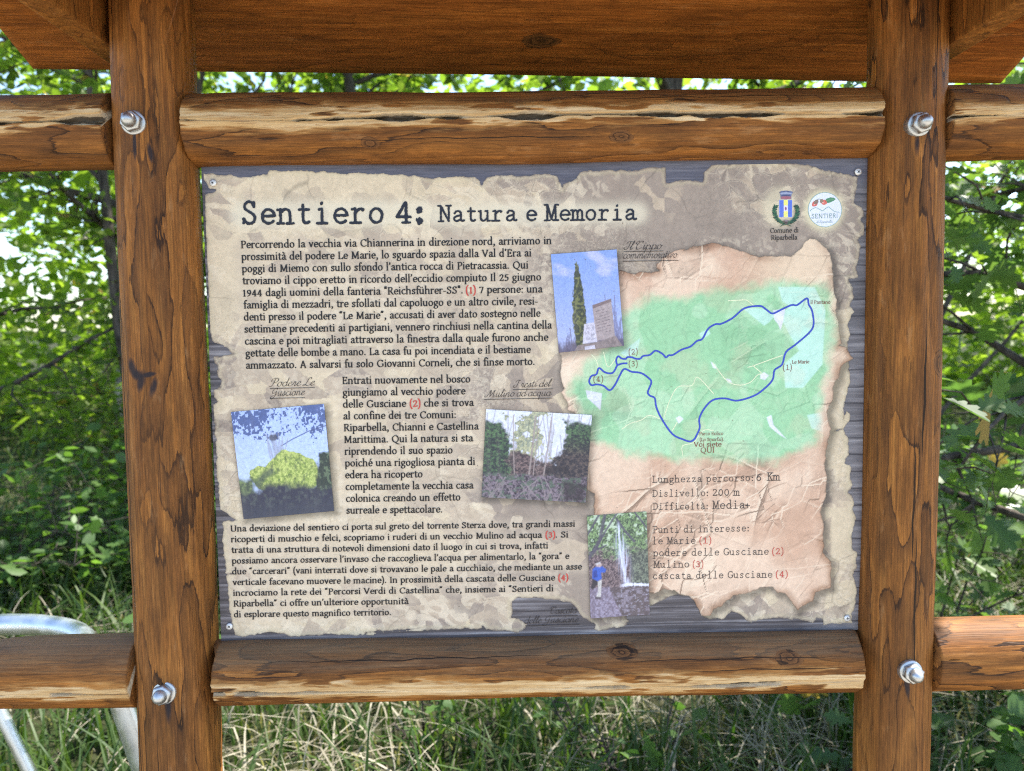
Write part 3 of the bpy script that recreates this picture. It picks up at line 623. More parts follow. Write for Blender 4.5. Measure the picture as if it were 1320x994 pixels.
def contour(X, Y, F, merge=False):
    """polygons of the region F < 0 on a regular grid (marching squares)"""
    ny, nx = F.shape; ins = F < 0
    n4 = ins[:-1, :-1].astype(int)+ins[:-1, 1:]+ins[1:, 1:]+ins[1:, :-1]
    V = []; key = {}; faces = []
    def gv(i, j):
        k = (i, j)
        if k not in key: key[k] = len(V); V.append((X[i, j], Y[i, j]))
        return key[k]
    def ev(a, b):
        k = (a, b) if a < b else (b, a)
        if k not in key:
            fa, fb = F[k[0]], F[k[1]]; t = min(max(fa/(fa-fb), .02), .98)
            key[k] = len(V); V.append((X[k[0]]*(1-t)+X[k[1]]*t, Y[k[0]]*(1-t)+Y[k[1]]*t))
        return key[k]
    if merge:
        for i in range(ny-1):
            j = 0; row = n4[i] == 4
            while j < nx-1:
                if row[j]:
                    k = j
                    while k < nx-1 and row[k]: k += 1
                    faces.append((gv(i, j), gv(i, k), gv(i+1, k), gv(i+1, j))); j = k
                else: j += 1
        full = None
    else:
        idx = np.arange(ny*nx).reshape(ny, nx); m = n4 == 4
        full = np.stack([idx[:-1, :-1][m], idx[:-1, 1:][m], idx[1:, 1:][m], idx[1:, :-1][m]], -1)
    part = np.argwhere((n4 > 0) & (n4 < 4))
    for i, j in part:
        c = [(i, j), (i, j+1), (i+1, j+1), (i+1, j)]; p = []
        for a, b in zip(c, c[1:]+c[:1]):
            if ins[a]: p.append(gv(*a))
            if ins[a] != ins[b]: p.append(ev(a, b))
        if len(p) >= 3: faces.append(tuple(p))
    V = np.array(V, float).reshape(-1, 2)
    if merge: return V, faces
    # compact: full-cell vertices first
    used = np.unique(full) if len(full) else np.zeros(0, int)
    remap = -np.ones(ny*nx, int); remap[used] = np.arange(len(used))
    V2 = [np.stack([X.ravel()[used], Y.ravel()[used]], 1)]; n0 = len(used); mp = {}
    extra = []
    inv = {v: k for k, v in key.items()}
    for vi in range(len(V)):
        k = inv[vi]
        if not isinstance(k[0], tuple):
            g = k[0]*nx+k[1]
            if remap[g] >= 0: mp[vi] = remap[g]; continue
        mp[vi] = n0+len(extra); extra.append(V[vi])
    if extra: V2.append(np.array(extra))
    return np.concatenate(V2), [tuple(q) for q in remap[full]] + [tuple(mp[v] for v in f) for f in faces]
_gc = {}
def glyph(ch, sty, var=0):
    k = (ch, sty, var)
    if k not in _gc: _gc[k] = glyph_mesh(ch, sty, var)
    return _gc[k]
class Text:                                  # collects lettering, builds it as one mesh lying on the panel face
    def __init__(s): s.V = []; s.F = []; s.n = 0; s.lines = []
    def line(s, txt, p0, p1, xh, sty, space=None, track=0.0, capx=1.0):
        """p0, p1: both ends of the baseline in photograph pixels; xh: x-height in pixels"""
        a = np.array(pan(*p0)); b = np.array(pan(*p1)); L = np.hypot(*(b-a)); u = (b-a)/L; v = np.array([-u[1], u[0]])
        sc = xh/855.0/9.6
        sp = space if space else {'serif': 4.6, 'type': 8.0, 'bold': 7.0, 'script': 4.0, 'sans': 5}[sty]
        x = 0; pl = []; cnt = {}
        for ch in txt:
            if ch == ' ': x += sp; continue
            cnt[ch] = cnt.get(ch, 0)+1
            g = glyph(ch, sty, cnt[ch] % 2 if sty == 'bold' else 0); pl.append((g, x)); x += g[2]+track
        lo = pl[0][0][0][:, 0].min(); hi = pl[-1][1]+pl[-1][0][0][:, 0].max()
        kx = L/(hi-lo)
        for g, gx in pl:
            gxy = g[0]; q = a + u*((gxy[:, :1]+gx-lo)*kx) + v*(gxy[:, 1:]*sc)
            s.F += [tuple(i+s.n for i in f) for f in g[1]]; s.V.append(q); s.n += len(q)
        s.lines.append((a, b, sc*9.6))
    def rule(s, p0, p1, w):
        a = np.array(pan(*p0)); b = np.array(pan(*p1)); u = (b-a)/np.hypot(*(b-a)); v = np.array([-u[1], u[0]])*w/2
        s.V.append(np.array([a-v, b-v, b+v, a+v])); s.F.append((s.n, s.n+1, s.n+2, s.n+3)); s.n += 4
    def build(s, name, mat, parent, y):
        q = np.concatenate(s.V); V = np.stack([q[:, 0], np.full(len(q), y), q[:, 1]], 1)
        return link(name, face_mesh(name, V, s.F), mat, parent)
# ------------------------------------------------------------------ the printed panel
panel = thing('information_panel', 'printed trail information panel on torn parchment design, screwed between the two log posts', 'information sign', (0, 0, PH))
def print_mat(name, rough=.42, grain=.05):
    W = NT(name); c = W.attr('Col', 'Color'); tc = W.n('TexCoord')
    f, _ = W.noise(tc.outputs['Object'], 1100, 2, .6)
    c = W.mixc(1.0, c, W.ramp(f, [(.25, 1-grain), (.75, 1+grain)]), 'MULTIPLY')
    s1, _ = W.noise(tc.outputs['Object'], 190, 1, .5); s2, _ = W.noise(tc.outputs['Object'], 5, 3, .6); dv, _ = W.noise(W.scale(tc.outputs['Object'], (60, 60, 5)), 1, 3, .6)
    c = W.mixc(W.math('MULTIPLY', W.ramp(s1, [(.74, 0.0), (.77, .75)]), W.ramp(s2, [(.45, 0.0), (.6, 1.0)])), c, (.16, .12, .085))
    c = W.mixc(W.math('MULTIPLY', W.ramp(dv, [(.5, 0.0), (.75, .14)]), s2), c, (.62, .56, .48))
    W.col(c); W.rough(W.ramp(s2, [(.3, rough*.85), (.7, rough*1.25)]), .35)
    g, _ = W.noise(tc.outputs['Object'], 40, 3, .5); W.bump(g, .03, .001)
    return W.m
M_PRINT = print_mat('printed_film')
def ink(name, c):
    W = NT(name); tc = W.n('TexCoord'); f, _ = W.noise(tc.outputs['Object'], 500, 2, .6); c = lin(c)
    W.col(W.ramp(f, [(.3, tuple(c*.85)), (.7, tuple(c*1.15))])); W.rough(.45, .3); return W.m
K_BLACK = ink('black_ink', (32, 29, 31)); K_TITLE = ink('title_ink', (36, 38, 50)); K_RED = ink('red_ink', (190, 70, 62))
K_TYPE = ink('typewriter_ink', (70, 62, 60)); K_BROWN = ink('brown_ink', (128, 72, 62)); K_SCRIPT = ink('script_ink', (50, 44, 44)); K_BLUE = ink('route_ink', (60, 78, 178))
PXM = 1/860.0                                # metres on the panel for one photograph pixel

# -- board with a printed grey plank picture
W = NT('printed_grey_planks'); tc = W.n('TexCoord'); P_ = tc.outputs['Object']; xx, yy, zz = W.sep(P_)
f1, _ = W.noise(W.scale(P_, (2.6, 1, 150)), 1, 4, .6); f2, _ = W.noise(W.scale(P_, (7, 1, 36)), 1, 4, .6); f3, _ = W.noise(W.scale(P_, (30, 1, 420)), 1, 2, .6)
seam = W.math('FRACT', W.math('MULTIPLY', W.math('ADD', zz, W.math('MULTIPLY', f2, .012)), 38.0))
c = W.ramp(W.math('ADD', W.math('MULTIPLY', f1, .75), W.math('MULTIPLY', f2, .35)), [(.36, tuple(lin((47, 43, 47)))), (.54, tuple(lin((88, 83, 88)))), (.62, tuple(lin((124, 119, 124)))), (.78, tuple(lin((192, 188, 190))))])
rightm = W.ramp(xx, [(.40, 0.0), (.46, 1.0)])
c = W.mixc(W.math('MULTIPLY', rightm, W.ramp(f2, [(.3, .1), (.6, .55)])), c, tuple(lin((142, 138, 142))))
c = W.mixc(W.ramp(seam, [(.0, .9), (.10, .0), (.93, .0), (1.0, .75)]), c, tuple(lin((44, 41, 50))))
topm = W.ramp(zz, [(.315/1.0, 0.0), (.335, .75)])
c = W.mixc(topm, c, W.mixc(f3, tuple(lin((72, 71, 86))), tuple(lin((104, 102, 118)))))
c = W.mixc(W.ramp(f3, [(.3, .25), (.6, 0.0)]), c, tuple(lin((45, 43, 52))))
W.col(c); W.rough(.40, .4)
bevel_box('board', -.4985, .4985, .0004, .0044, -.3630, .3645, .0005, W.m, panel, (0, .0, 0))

# -- outlines traced on the panel (photograph pixels of the panel's face)
par = []
par += zoomed(250, 200, 4.4, [(48, 125), (45, 108), (120, 112), (200, 112), (270, 124), (330, 120), (420, 110), (430, 88), (520, 92), (600, 90), (660, 93), (760, 98), (840, 100), (900, 104), (1000, 104), (1100, 108), (1200, 112), (1310, 124)])
par += zoomed(540, 200, 4.4, [(40, 124), (130, 131), (250, 120), (310, 124), (350, 145), (356, 190), (362, 150), (385, 128), (440, 113), (560, 119), (700, 104), (785, 113), (798, 160), (812, 188), (818, 165), (890, 132), (905, 100), (960, 89), (1100, 86), (1220, 88), (1300, 72)])
par += zoomed(830, 200, 4.4, [(70, 69), (124, 66), (131, 154), (230, 142), (334, 150), (340, 100), (385, 55), (520, 49), (700, 45), (905, 47), (1050, 88), (1215, 124), (1205, 190), (1195, 270), (1238, 300), (1246, 340), (1233, 368), (1252, 400), (1250, 450), (1208, 482), (1226, 512), (1220, 572), (1203, 640), (1212, 692), (1165, 704), (1182, 770), (1196, 815)])
par += zoomed(980, 300, 3.82, [(440, 228), (455, 280), (466, 300), (445, 360), (462, 390), (430, 450), (440, 500), (428, 560), (440, 660), (440, 760), (414, 830), (408, 925), (425, 868), (440, 890), (440, 935), (410, 966), (375, 972)])
par += zoomed(980, 550, 3.68, [(395, 12), (415, 60), (416, 134), (400, 172), (426, 182), (426, 230), (436, 280), (418, 310), (445, 340), (440, 390), (450, 440), (434, 520), (440, 585), (456, 600), (456, 660), (440, 700), (456, 760), (455, 830), (435, 890), (433, 930), (398, 930), (350, 936), (300, 940), (292, 912), (268, 908), (255, 930)])
par += zoomed(820, 680, 4.4, [(900, 520), (760, 510), (690, 522), (650, 545), (600, 497), (540, 470), (512, 500), (500, 515), (420, 515), (375, 500), (330, 400), (240, 375), (160, 400), (75, 445)])
par += zoomed(600, 640, 5.077, [(1190, 720), (1100, 760), (1050, 790), (1064, 815), (1050, 850), (960, 862), (870, 876), (842, 868), (852, 840), (770, 792), (740, 762), (730, 730), (692, 692), (640, 685), (580, 672), (500, 666), (345, 660), (300, 682), (305, 760), (300, 792), (360, 798), (405, 838), (390, 868), (340, 890), (250, 880), (140, 872), (110, 850)])
par += zoomed(440, 760, 3.0, [(560, 151), (470, 151), (95, 168), (88, 178)])
par += zoomed(250, 640, 4.4, [(1280, 748), (1240, 752), (975, 768), (968, 786), (880, 786), (780, 778), (680, 790), (540, 790), (490, 776), (440, 770), (330, 786), (275, 798), (236, 786), (216, 740), (210, 680), (200, 600), (190, 520), (185, 452), (216, 438), (182, 432), (180, 395), (168, 300), (160, 150), (182, 137), (240, 134), (190, 98), (152, 72), (146, 0)])
par += zoomed(250, 380, 3.1, [(92, 740), (88, 600), (80, 500), (74, 440), (98, 428), (80, 410), (76, 380), (102, 365), (106, 345), (92, 320), (96, 290), (80, 272), (80, 248), (160, 237), (115, 200), (76, 185), (66, 150), (60, 80)])
par += zoomed(250, 200, 4.4, [(76, 600), (70, 520), (68, 400), (65, 300), (62, 228), (128, 197), (85, 186), (62, 150)])
pink = zoomed(700, 300, 5.523, [(545, 268), (590, 275), (620, 284), (660, 296), (700, 275), (770, 282), (822, 270), (800, 250), (812, 225), (850, 182), (900, 150), (960, 122), (1010, 116), (1060, 104), (1120, 100), (1215, 82)])
pink += zoomed(830, 200, 4.4, [(225, 540), (250, 528), (300, 526), (380, 500), (430, 505), (480, 516), (530, 540), (600, 560), (640, 572), (690, 572), (740, 576), (800, 570), (835, 572), (850, 560), (890, 530), (915, 490), (937, 470), (970, 474), (1000, 500), (1032, 525), (1056, 560), (1065, 610), (1070, 680), (1073, 740)])
pink += zoomed(980, 300, 3.82, [(358, 290), (375, 330), (370, 390), (385, 430), (390, 490), (400, 545), (385, 556), (425, 562), (436, 592), (458, 620), (425, 640), (392, 670), (385, 710), (360, 760), (355, 820), (330, 880), (340, 940)])
pink += zoomed(980, 550, 3.68, [(338, 10), (320, 60), (310, 120), (305, 180), (316, 240), (310, 330), (284, 405), (300, 470), (300, 600), (335, 640), (336, 762), (262, 790), (250, 830), (200, 850), (176, 875), (150, 830)])
pink += zoomed(820, 680, 4.4, [(840, 376), (800, 370), (776, 336), (700, 346), (650, 365), (600, 380), (560, 386), (502, 420), (482, 450), (440, 465), (405, 515), (370, 500), (345, 460), (328, 410), (300, 386), (240, 376), (210, 356), (160, 350), (128, 362), (100, 378), (70, 372), (10, 300)])
pink += zoomed(600, 640, 5.077, [(860, 300), (840, 180), (845, 105), (838, 60), (850, 20), (842, -20)])
pink += [(756.5, 632), (752, 600), (742, 560)] + zoomed(700, 430, 5.523, [(215, 560), (180, 540), (170, 490), (130, 420), (152, 390), (130, 340), (120, 250), (132, 200), (120, 130), (140, 60)]) + [(750, 400), (780, 360)]
QUAD = {
 'cypress': [(710, 328), (794.7, 321.7), (804.1, 445.8), (720.3, 454.8)],
 'ivy': [(298, 531.2), (417.8, 520.7), (431, 658.6), (314.3, 669.2)],
 'ruin': [(626.7, 527.4), (763, 534.9), (754.8, 648), (620.9, 640.8)],
 'fall': [(756.6, 664.8), (833.2, 659.1), (837.4, 791.8), (761.4, 796.9)]}
parP, pinkP = pans(par), pans(pink); QP = {k: pans(v) for k, v in QUAD.items()}

# -- all the writing
T_logo = Text(); T_head = [Text(), Text()]; PARA = []; SMALL = []
T_head[0].line('Sentiero', (312.5, 289.4), (495, 287.8), 18.6, 'bold'); T_head[0].line('4:', (510, 287.8), (546, 287.2), 18.6, 'bold')
T_head[1].line('Natura e Memoria', (563.9, 286), (821.4, 283.6), 13.2, 'bold')
WSP, TRK = 6.2, .55
def block(lines, x_a, y_a, x_b, y_b, slope, xh):
    n = len(lines); T_body = Text(); PARA.append((T_body, []))
    for i, (txt, xe) in enumerate(lines):
        t = i/(n-1); xs = x_a+(x_b-x_a)*t; ys = y_a+(y_b-y_a)*t
        segs = []; cur = ''; red = False                     # the red numbers in brackets are lines of their own
        import re
        parts = re.split(r'(\(\d\))', txt)
        tot = sum(sum(WSP if ch == ' ' else GL[ch][0]+TRK for ch in p_) for p_ in parts); x = 0
        for p_ in parts:
            if not p_: continue
            w = sum(WSP if ch == ' ' else GL[ch][0]+TRK for ch in p_); q = p_.strip()
            l_ = WSP*(len(p_)-len(p_.lstrip())); r_ = WSP*(len(p_)-len(p_.rstrip()))
            if q:
                xa = xs+(xe-xs)*(x+l_)/tot; xb = xs+(xe-xs)*(x+w-r_)/tot
                isr = re.fullmatch(r'\(\d\)', q) is not None
                T_ = Text() if isr else T_body
                if isr: PARA[-1][1].append(T_)
                T_.line(q, (xa+(.3 if isr else 0), ys-slope*(xa-xs)), (xb-(.5 if isr else 0), ys-slope*(xb-xs)), xh, 'serif', space=WSP, track=TRK)
            x += w
block([('Percorrendo la vecchia via Chiannerina in direzione nord, arriviamo in', 711), ('prossimit\u00e0 del podere Le Marie, lo sguardo spazia dalla Val d\u2019Era ai', 685),
       ('poggi di Miemo con sullo sfondo l\u2019antica rocca di Pietracassia. Qui', 681), ('troviamo il cippo eretto in ricordo dell\u2019eccidio compiuto Il 25 giugno', 697.5),
       ('1944 dagli uomini della fanteria "Reichsf\u00fchrer-SS". (1) 7 persone: una', 700), ('famiglia di mezzadri, tre sfollati dal capoluogo e un altro civile, resi-', 693.5),
       ('denti presso il podere \u201cLe Marie\u201d, accusati di aver dato sostegno nelle', 697), ('settimane precedenti ai partigiani, vennero rinchiusi nella cantina della', 712),
       ('cascina e poi mitragliati attraverso la finestra dalla quale furono anche', 707), ('gettate delle bombe a mano. La casa fu poi incendiata e il bestiame', 684.5),
       ('ammazzato. A salvarsi fu solo Giovanni Corneli, che si finse morto.', 689)], 310.7, 320.2, 317.3, 475.5, .0134, 6.35)
block([('Entrati nuovamente nel bosco', 606.3), ('giungiamo al vecchio podere', 600.4), ('delle Gusciane (2) che si trova', 611.4), ('al confine dei tre Comuni:', 587.6),
       ('Riparbella, Chianni e Castellina', 617.7), ('Marittima. Qui la natura si sta', 610.6), ('riprendendo il suo spazio', 583.5), ('poich\u00e9 una rigogliosa pianta di', 612.5),
       ('edera ha ricoperto', 544.8), ('completamente la vecchia casa', 611), ('colonica creando un effetto', 593.5), ('surreale e spettacolare.', 570)], 441.3, 495.2, 446.6, 662.2, .0128, 6.35)
block([('Una deviazione del sentiero ci porta sul greto del torrente Sterza dove, tra grandi massi', 741.2), ('ricoperti di muschio e felci, scopriamo i ruderi di un vecchio Mulino ad acqua (3). Si', 732.5),
       ('tratta di una struttura di notevoli dimensioni dato il luogo in cui si trova, infatti', 706.5), ('possiamo ancora osservare l\u2019invaso che raccoglieva l\u2019acqua per alimentarlo, la \u201cgora\u201d e', 734),
       ('due \u201ccarcerari\u201d (vani interrati dove si trovavano le pale a cucchiaio, che mediante un asse', 750.3), ('verticale facevano muovere le macine). In prossimit\u00e0 della cascata delle Gusciane (4)', 733),
       ('incrociamo la rete dei \u201cPercorsi Verdi di Castellina\u201d che, insieme ai \u201cSentieri di', 713.4), ('Riparbella\u201d ci offre un\u2019ulteriore opportunit\u00e0', 527.3), ('di esplorare questo magnifico territorio.', 504)], 297.3, 685.2, 301.8, 795.7, .0144, 5.5)
T_arms = Text()
T_arms.line('Comune di', (992.7, 300.6), (1029, 299.8), 4.2, 'small', space=6); T_arms.line('Riparbella', (993.8, 309.8), (1027.7, 309), 4.2, 'small', space=6)
for txt, x0, y0, x1, y1, xh in (('Lunghezza percorso:', 840.5, 622.3, 970.5, 620, 6.3), ('6 Km', 975, 619.8, 1006, 619.2, 7.3), ('Dislivello:', 840.7, 640.5, 912.5, 639.4, 6.3), ('200 m', 918.5, 639.2, 954, 638.8, 6.9),
       ('Difficolt\u00e0:', 841, 657.2, 912.2, 656.4, 6.3), ('Media+', 917.3, 656.2, 966.6, 655.2, 7.6), ('Punti di interesse:', 841, 687.3, 965, 684.8, 6.5), ('le Marie', 841, 701.7, 896.5, 700.8, 6.5),
       ('podere delle Gusciane', 841.3, 717, 990.6, 714.8, 6.5), ('Mulino', 841.7, 732, 888.2, 731.2, 6.5), ('cascata delle Gusciane', 841.7, 746.6, 995.3, 744.4, 6.5)):
    t_ = Text(); t_.line(txt, (x0, y0), (x1, y1), xh*.93, 'type'); SMALL.append((t_, 'trail_data_lettering', 'K_TYPE'))
for txt, x0, x1, y in (('(1)', 901.6, 916.5, 700.4), ('(2)', 995.3, 1009.5, 714.4), ('(3)', 893, 906.3, 731), ('(4)', 1000, 1015, 744)): t_ = Text(); t_.line(txt, (x0, y), (x1, y-.2), 5.6, 'type'); SMALL.append((t_, 'number_lettering', 'K_RED'))
for txt, x0, x1, y in (('(2)', 810.5, 821.7, 457.2), ('(3)', 810.5, 821.7, 472.5), ('(4)', 765, 777.3, 492.3), ('(1)', 1009.2, 1020.3, 477)): t_ = Text(); t_.line(txt, (x0, y), (x1, y-.2), 4.9, 'type'); SMALL.append((t_, 'number_lettering', 'K_BROWN'))
for txt, x0, x1, y, xh in (('Le Marie', 1020.6, 1043, 468.9, 3.1), ('il Pantano', 1044.5, 1070, 392, 3.1), ('Parco Eolico', 901.3, 932, 561.2, 3.0), ('(Lo Smorfai)', 902, 931.4, 568.8, 3.0), ('Voi siete', 893.8, 930, 576, 4.4), ('QUI', 903, 920.6, 583.8, 4.9)):
    t_ = Text(); t_.line(txt, (x0, y), (x1, y-.4), xh, 'small', space=5); SMALL.append((t_, 'place_name_lettering', 'K_BROWN'))
CAPS = [Text() for _ in range(4)]
for i_, (txt, x0, y0, x1, y1, xh) in enumerate((('Il Cippo', 804, 322.4, 854.6, 321.4, 6.4), ('commemorativo', 803.4, 333.8, 874, 332.4, 6.0), ('Podere Le', 347, 498.6, 406.6, 497, 6.2), ('Gusciane', 348, 510.8, 393.5, 509.6, 6.2),
       ('I resti del', 661.5, 500, 712.2, 498.6, 6.0), ('Mulino ad acqua', 624.6, 512.2, 711.4, 510.4, 6.0), ('Cascata', 709.8, 791.4, 744.6, 790.6, 5.8), ('delle Gusciane', 676, 804, 746.5, 802, 5.8))):
    CAPS[i_//2].line(txt, (x0, y0), (x1, y1), xh, 'script')
for i_, (a, b) in enumerate((((804, 324.6), (855, 323.6)), ((803, 337), (874, 335.8)), ((348, 501), (406, 499.6)), ((349, 513.6), (393.5, 512.6)), ((661, 502.4), (712.4, 501.2)), ((624, 515), (712, 513.2)), ((711, 794), (745, 793.2)), ((677, 806.4), (747, 804.8)))):
    CAPS[i_//2].rule(a, b, .00075)
T_logo.line('SENTIERI', (1046, 281.8), (1079, 281.2), 3.7, 'sans', track=.6); T_logo.line('di Riparbella', (1052, 287.8), (1073, 287.4), 2.1, 'script')

# -- the parchment sheet: torn outline cut from a fine grid, its picture in vertex colours
def grid(x0, x1, z0, z1, st):
    nx = int((x1-x0)/st)+1; nz = int((z1-z0)/st)+1
    return np.meshgrid(x0+np.arange(nx)*st, z0+np.arange(nz)*st)
def sheet(name, X, Z, F, colour, y, mat=M_PRINT, parent=panel):
    V, Fc = contour(X, Z, F)
    me = face_mesh(name, np.stack([V[:, 0], np.full(len(V), y), V[:, 1]], 1), Fc)
    set_col(me, np.clip(colour(V[:, 0], V[:, 1]), 0, 1)); return link(name, me, mat, parent)
def bilerp(X, Z, A):
    x0, z0, st = X[0, 0], Z[0, 0], X[0, 1]-X[0, 0]
    def f(x, z):
        u = np.clip((x-x0)/st, 0, X.shape[1]-1.001); v = np.clip((z-z0)/st, 0, X.shape[0]-1.001)
        i = u.astype(int); j = v.astype(int); fu = u-i; fv = v-j
        return A[j, i]*(1-fu)*(1-fv)+A[j, i+1]*fu*(1-fv)+A[j+1, i]*(1-fu)*fv+A[j+1, i+1]*fu*fv
    return f
def rag(X, Z, amp, seed, f=1.0): return amp*(2*(fbm(X*110*f, Z*110*f, seed, 5, .62)-.5))
X, Z = grid(-.495, .495, -.357, .357, .0013)
Fpar = sdpoly(X, Z, parP) + rag(X, Z, .0035, 11)
# distance to written lines -> the pale glow printed behind them
Dt_ = np.full(X.shape, 9.0); 
for a, b, h in [l for t_, r_ in PARA for l in t_.lines]: Dt_ = np.minimum(Dt_, sdline(X, Z-h*.5, [a, b]))
Dti = np.full(X.shape, 9.0)
for a, b, h in T_head[0].lines+T_head[1].lines: Dti = np.minimum(Dti, np.maximum(sdline(X, Z-h*.65, [a, b])-h*.45, 0))
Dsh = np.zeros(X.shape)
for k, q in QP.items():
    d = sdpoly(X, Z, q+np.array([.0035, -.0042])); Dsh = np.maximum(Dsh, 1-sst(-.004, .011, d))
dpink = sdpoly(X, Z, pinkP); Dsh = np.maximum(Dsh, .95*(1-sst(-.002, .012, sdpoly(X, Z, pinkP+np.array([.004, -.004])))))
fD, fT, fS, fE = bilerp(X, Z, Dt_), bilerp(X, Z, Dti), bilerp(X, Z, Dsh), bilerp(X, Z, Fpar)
lu, lv = pan(1005, 268); ru, rv = pan(1062, 271)
def parchment(x, z):
    wx = x+.022*(fbm(x*14, z*14, 3, 4)-.5)*2; wz = z+.022*(fbm(x*14+40, z*14, 4, 4)-.5)*2
    _, _, c1 = voro(wx*15, wz*19, 5); f1, f2, c2 = voro(wx*44+.2*wz*44, wz*52, 6); g1, g2, c3 = voro((wx+.4*wz)*95, wz*120, 8)
    n = fbm(x*5, z*5, 9, 4); n2 = fbm(x*30, z*30, 10, 5, .6)
    cream = lin((210, 191, 163)); mid = lin((188, 169, 148)); taupe = lin((155, 139, 127)); pale = lin((228, 212, 188))
    left = sst(.05, -.45, x); low = sst(-.15, -.35, z); rstrip = sst(.43, .46, x)*sst(.12, -.02, z); topr = sst(-.12, .05, x)*sst(.12, .2, z)
    v = .55*n + .30*c1 + .22*c2 + .22*left - .30*topr + .30*rstrip - .10*low
    c = mix(taupe*np.ones((len(x), 1)), np.broadcast_to(mid, (len(x), 3)), sst(.44, .50, v))
    c = mix(c, np.broadcast_to(cream, (len(x), 3)), sst(.62, .66, v))
    # angular light flakes in bands
    band = fbm(x*6+z*5+3, z*7-x*3, 21, 3); fl = (c3 > .52)*sst(.50, .60, band + .25*(c2-.5) - .06*topr)
    c = mix(c, np.broadcast_to(pale, (len(x), 3)), .46*fl)
    h1, h2, c4 = voro((wx+.25*wz)*190, wz*210, 18); sp = (c4 > .62)*sst(.52, .60, fbm(x*11+2, z*11, 23, 4)); c = mix(c, np.broadcast_to(pale, (len(x), 3)), .30*sp)
    e3 = (1-sst(0, .10, g2-g1))*sst(.48, .62, fbm(x*10+7, z*10, 24, 3)); c = c*(1-.20*e3)[:, None]; q1, q2, _ = voro(wx*130+.3*wz*130, wz*90, 28); e4 = (1-sst(0, .07, q2-q1))*sst(.45, .6, fbm(x*8+17, z*8, 25, 3)); c = c*(1-.22*e4)[:, None]; lp4 = sst(.05, .1, q2-q1)*(1-sst(.1, .22, q2-q1))*sst(.45, .6, fbm(x*8+17, z*8, 25, 3)); c = mix(c, np.broadcast_to(pale, (len(x), 3)), .30*lp4)
    dk = (c2 < .22)*sst(.46, .54, fbm(x*7+9, z*7, 22, 3)); c = mix(c, np.broadcast_to(taupe*.92, (len(x), 3)), .32*dk)
    # hairline cracks with a light lip
    cr = 1-sst(.0, .05, f2-f1); lip = sst(.03, .07, f2-f1)*(1-sst(.07, .16, f2-f1))
    gate = sst(.42, .6, fbm(x*9, z*9, 33, 3)); c = c*(1-.26*cr*gate)[:, None]; c = mix(c, np.broadcast_to(pale, (len(x), 3)), .35*lip*gate)
    F1, F2, _ = voro(wx*9+5, wz*10, 44); big = (1-sst(0, .022, F2-F1))*sst(.40, .55, fbm(x*6+5, z*6, 35, 2)); c = c*(1-.30*big)[:, None]
    c = c*(1+.16*(n2-.5)*2)[:, None]*(1+.10*(fbm(x*240, z*240, 36, 2)-.5)*2)[:, None]
    # pale glows printed behind the writing, the crest and the round logo
    glow = np.exp(-(fD(x, z)/.010)**2); c = mix(c, np.broadcast_to(lin((196, 178, 158)), (len(x), 3)), .58*glow)
    c = mix(c, np.broadcast_to(lin((222, 211, 188)), (len(x), 3)), .70*np.exp(-(fT(x, z)/.011)**2))
    c = mix(c, np.broadcast_to(lin((232, 222, 186)), (len(x), 3)), .75*np.exp(-(np.maximum(np.hypot(x-ru, z-rv)-.024, 0)/.008)**2))
    c = mix(c, np.broadcast_to(lin((222, 210, 180)), (len(x), 3)), .55*np.exp(-(np.maximum(np.hypot(x-lu, (z-lv)*.85)-.018, 0)/.009)**2))
    e = fE(x, z); c = c*(1-.42*(1-sst(0, .0028, -e)))[:, None]; c = mix(c, np.broadcast_to(lin((200, 186, 152)), (len(x), 3)), .35*(sst(.001, .003, -e)*(1-sst(.003, .009, -e))))
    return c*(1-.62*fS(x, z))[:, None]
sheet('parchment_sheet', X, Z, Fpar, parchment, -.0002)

# -- the reddish map sheet with the printed map fading into it
X, Z = grid(.025, .49, -.335, .262, .0011)
Fp = sdpoly(X, Z, pinkP) + rag(X, Z, .0028, 77)
mp = pans([(738, 505), (750, 465), (785, 448), (800, 405), (830, 384), (900, 382), (960, 370), (1000, 364), (1064, 366), (1074, 420), (1062, 490), (1055, 530), (1052, 570), (1000, 594), (900, 592), (800, 584), (760, 565)])
Fm = sdpoly(X, Z, mp) + rag(X, Z, .012, 78, .4)
# crumple relief as a picture: summed ridges lit from the upper left
def relief(x, z):
    h = 0
    for k, (fr, a, sd_) in enumerate(((8, 1.0, 51), (17, .62, 52), (37, .36, 53), (85, .16, 54))):
        wx = x+.9/fr*.35*(fbm(x*fr*.8, z*fr*.8, sd_+9, 3)-.5); wz = z+.9/fr*.35*(fbm(x*fr*.8+30, z*fr*.8, sd_+9, 3)-.5)
        f1, f2, cv = voro(wx*fr, wz*fr, sd_); h = h + a*(cv-.35)*f1/fr*1.6
        h = h - a*(.045 if fr < 20 else .11)/fr*np.exp(-((f2-f1)/.05)**2)*sst(.4, .7, fbm(x*fr*.4, z*fr*.4, sd_+20, 2))
    return h
cn = pan(988, 672); rad = np.hypot(X-cn[0], Z-cn[1]); an = np.arctan2(Z-cn[1], X-cn[0])
H = relief(X, Z) + .0045*np.exp(-(rad/.034)**2)*np.abs(fbm(an*1.9+3, rad*30, 61, 2)*2-1)
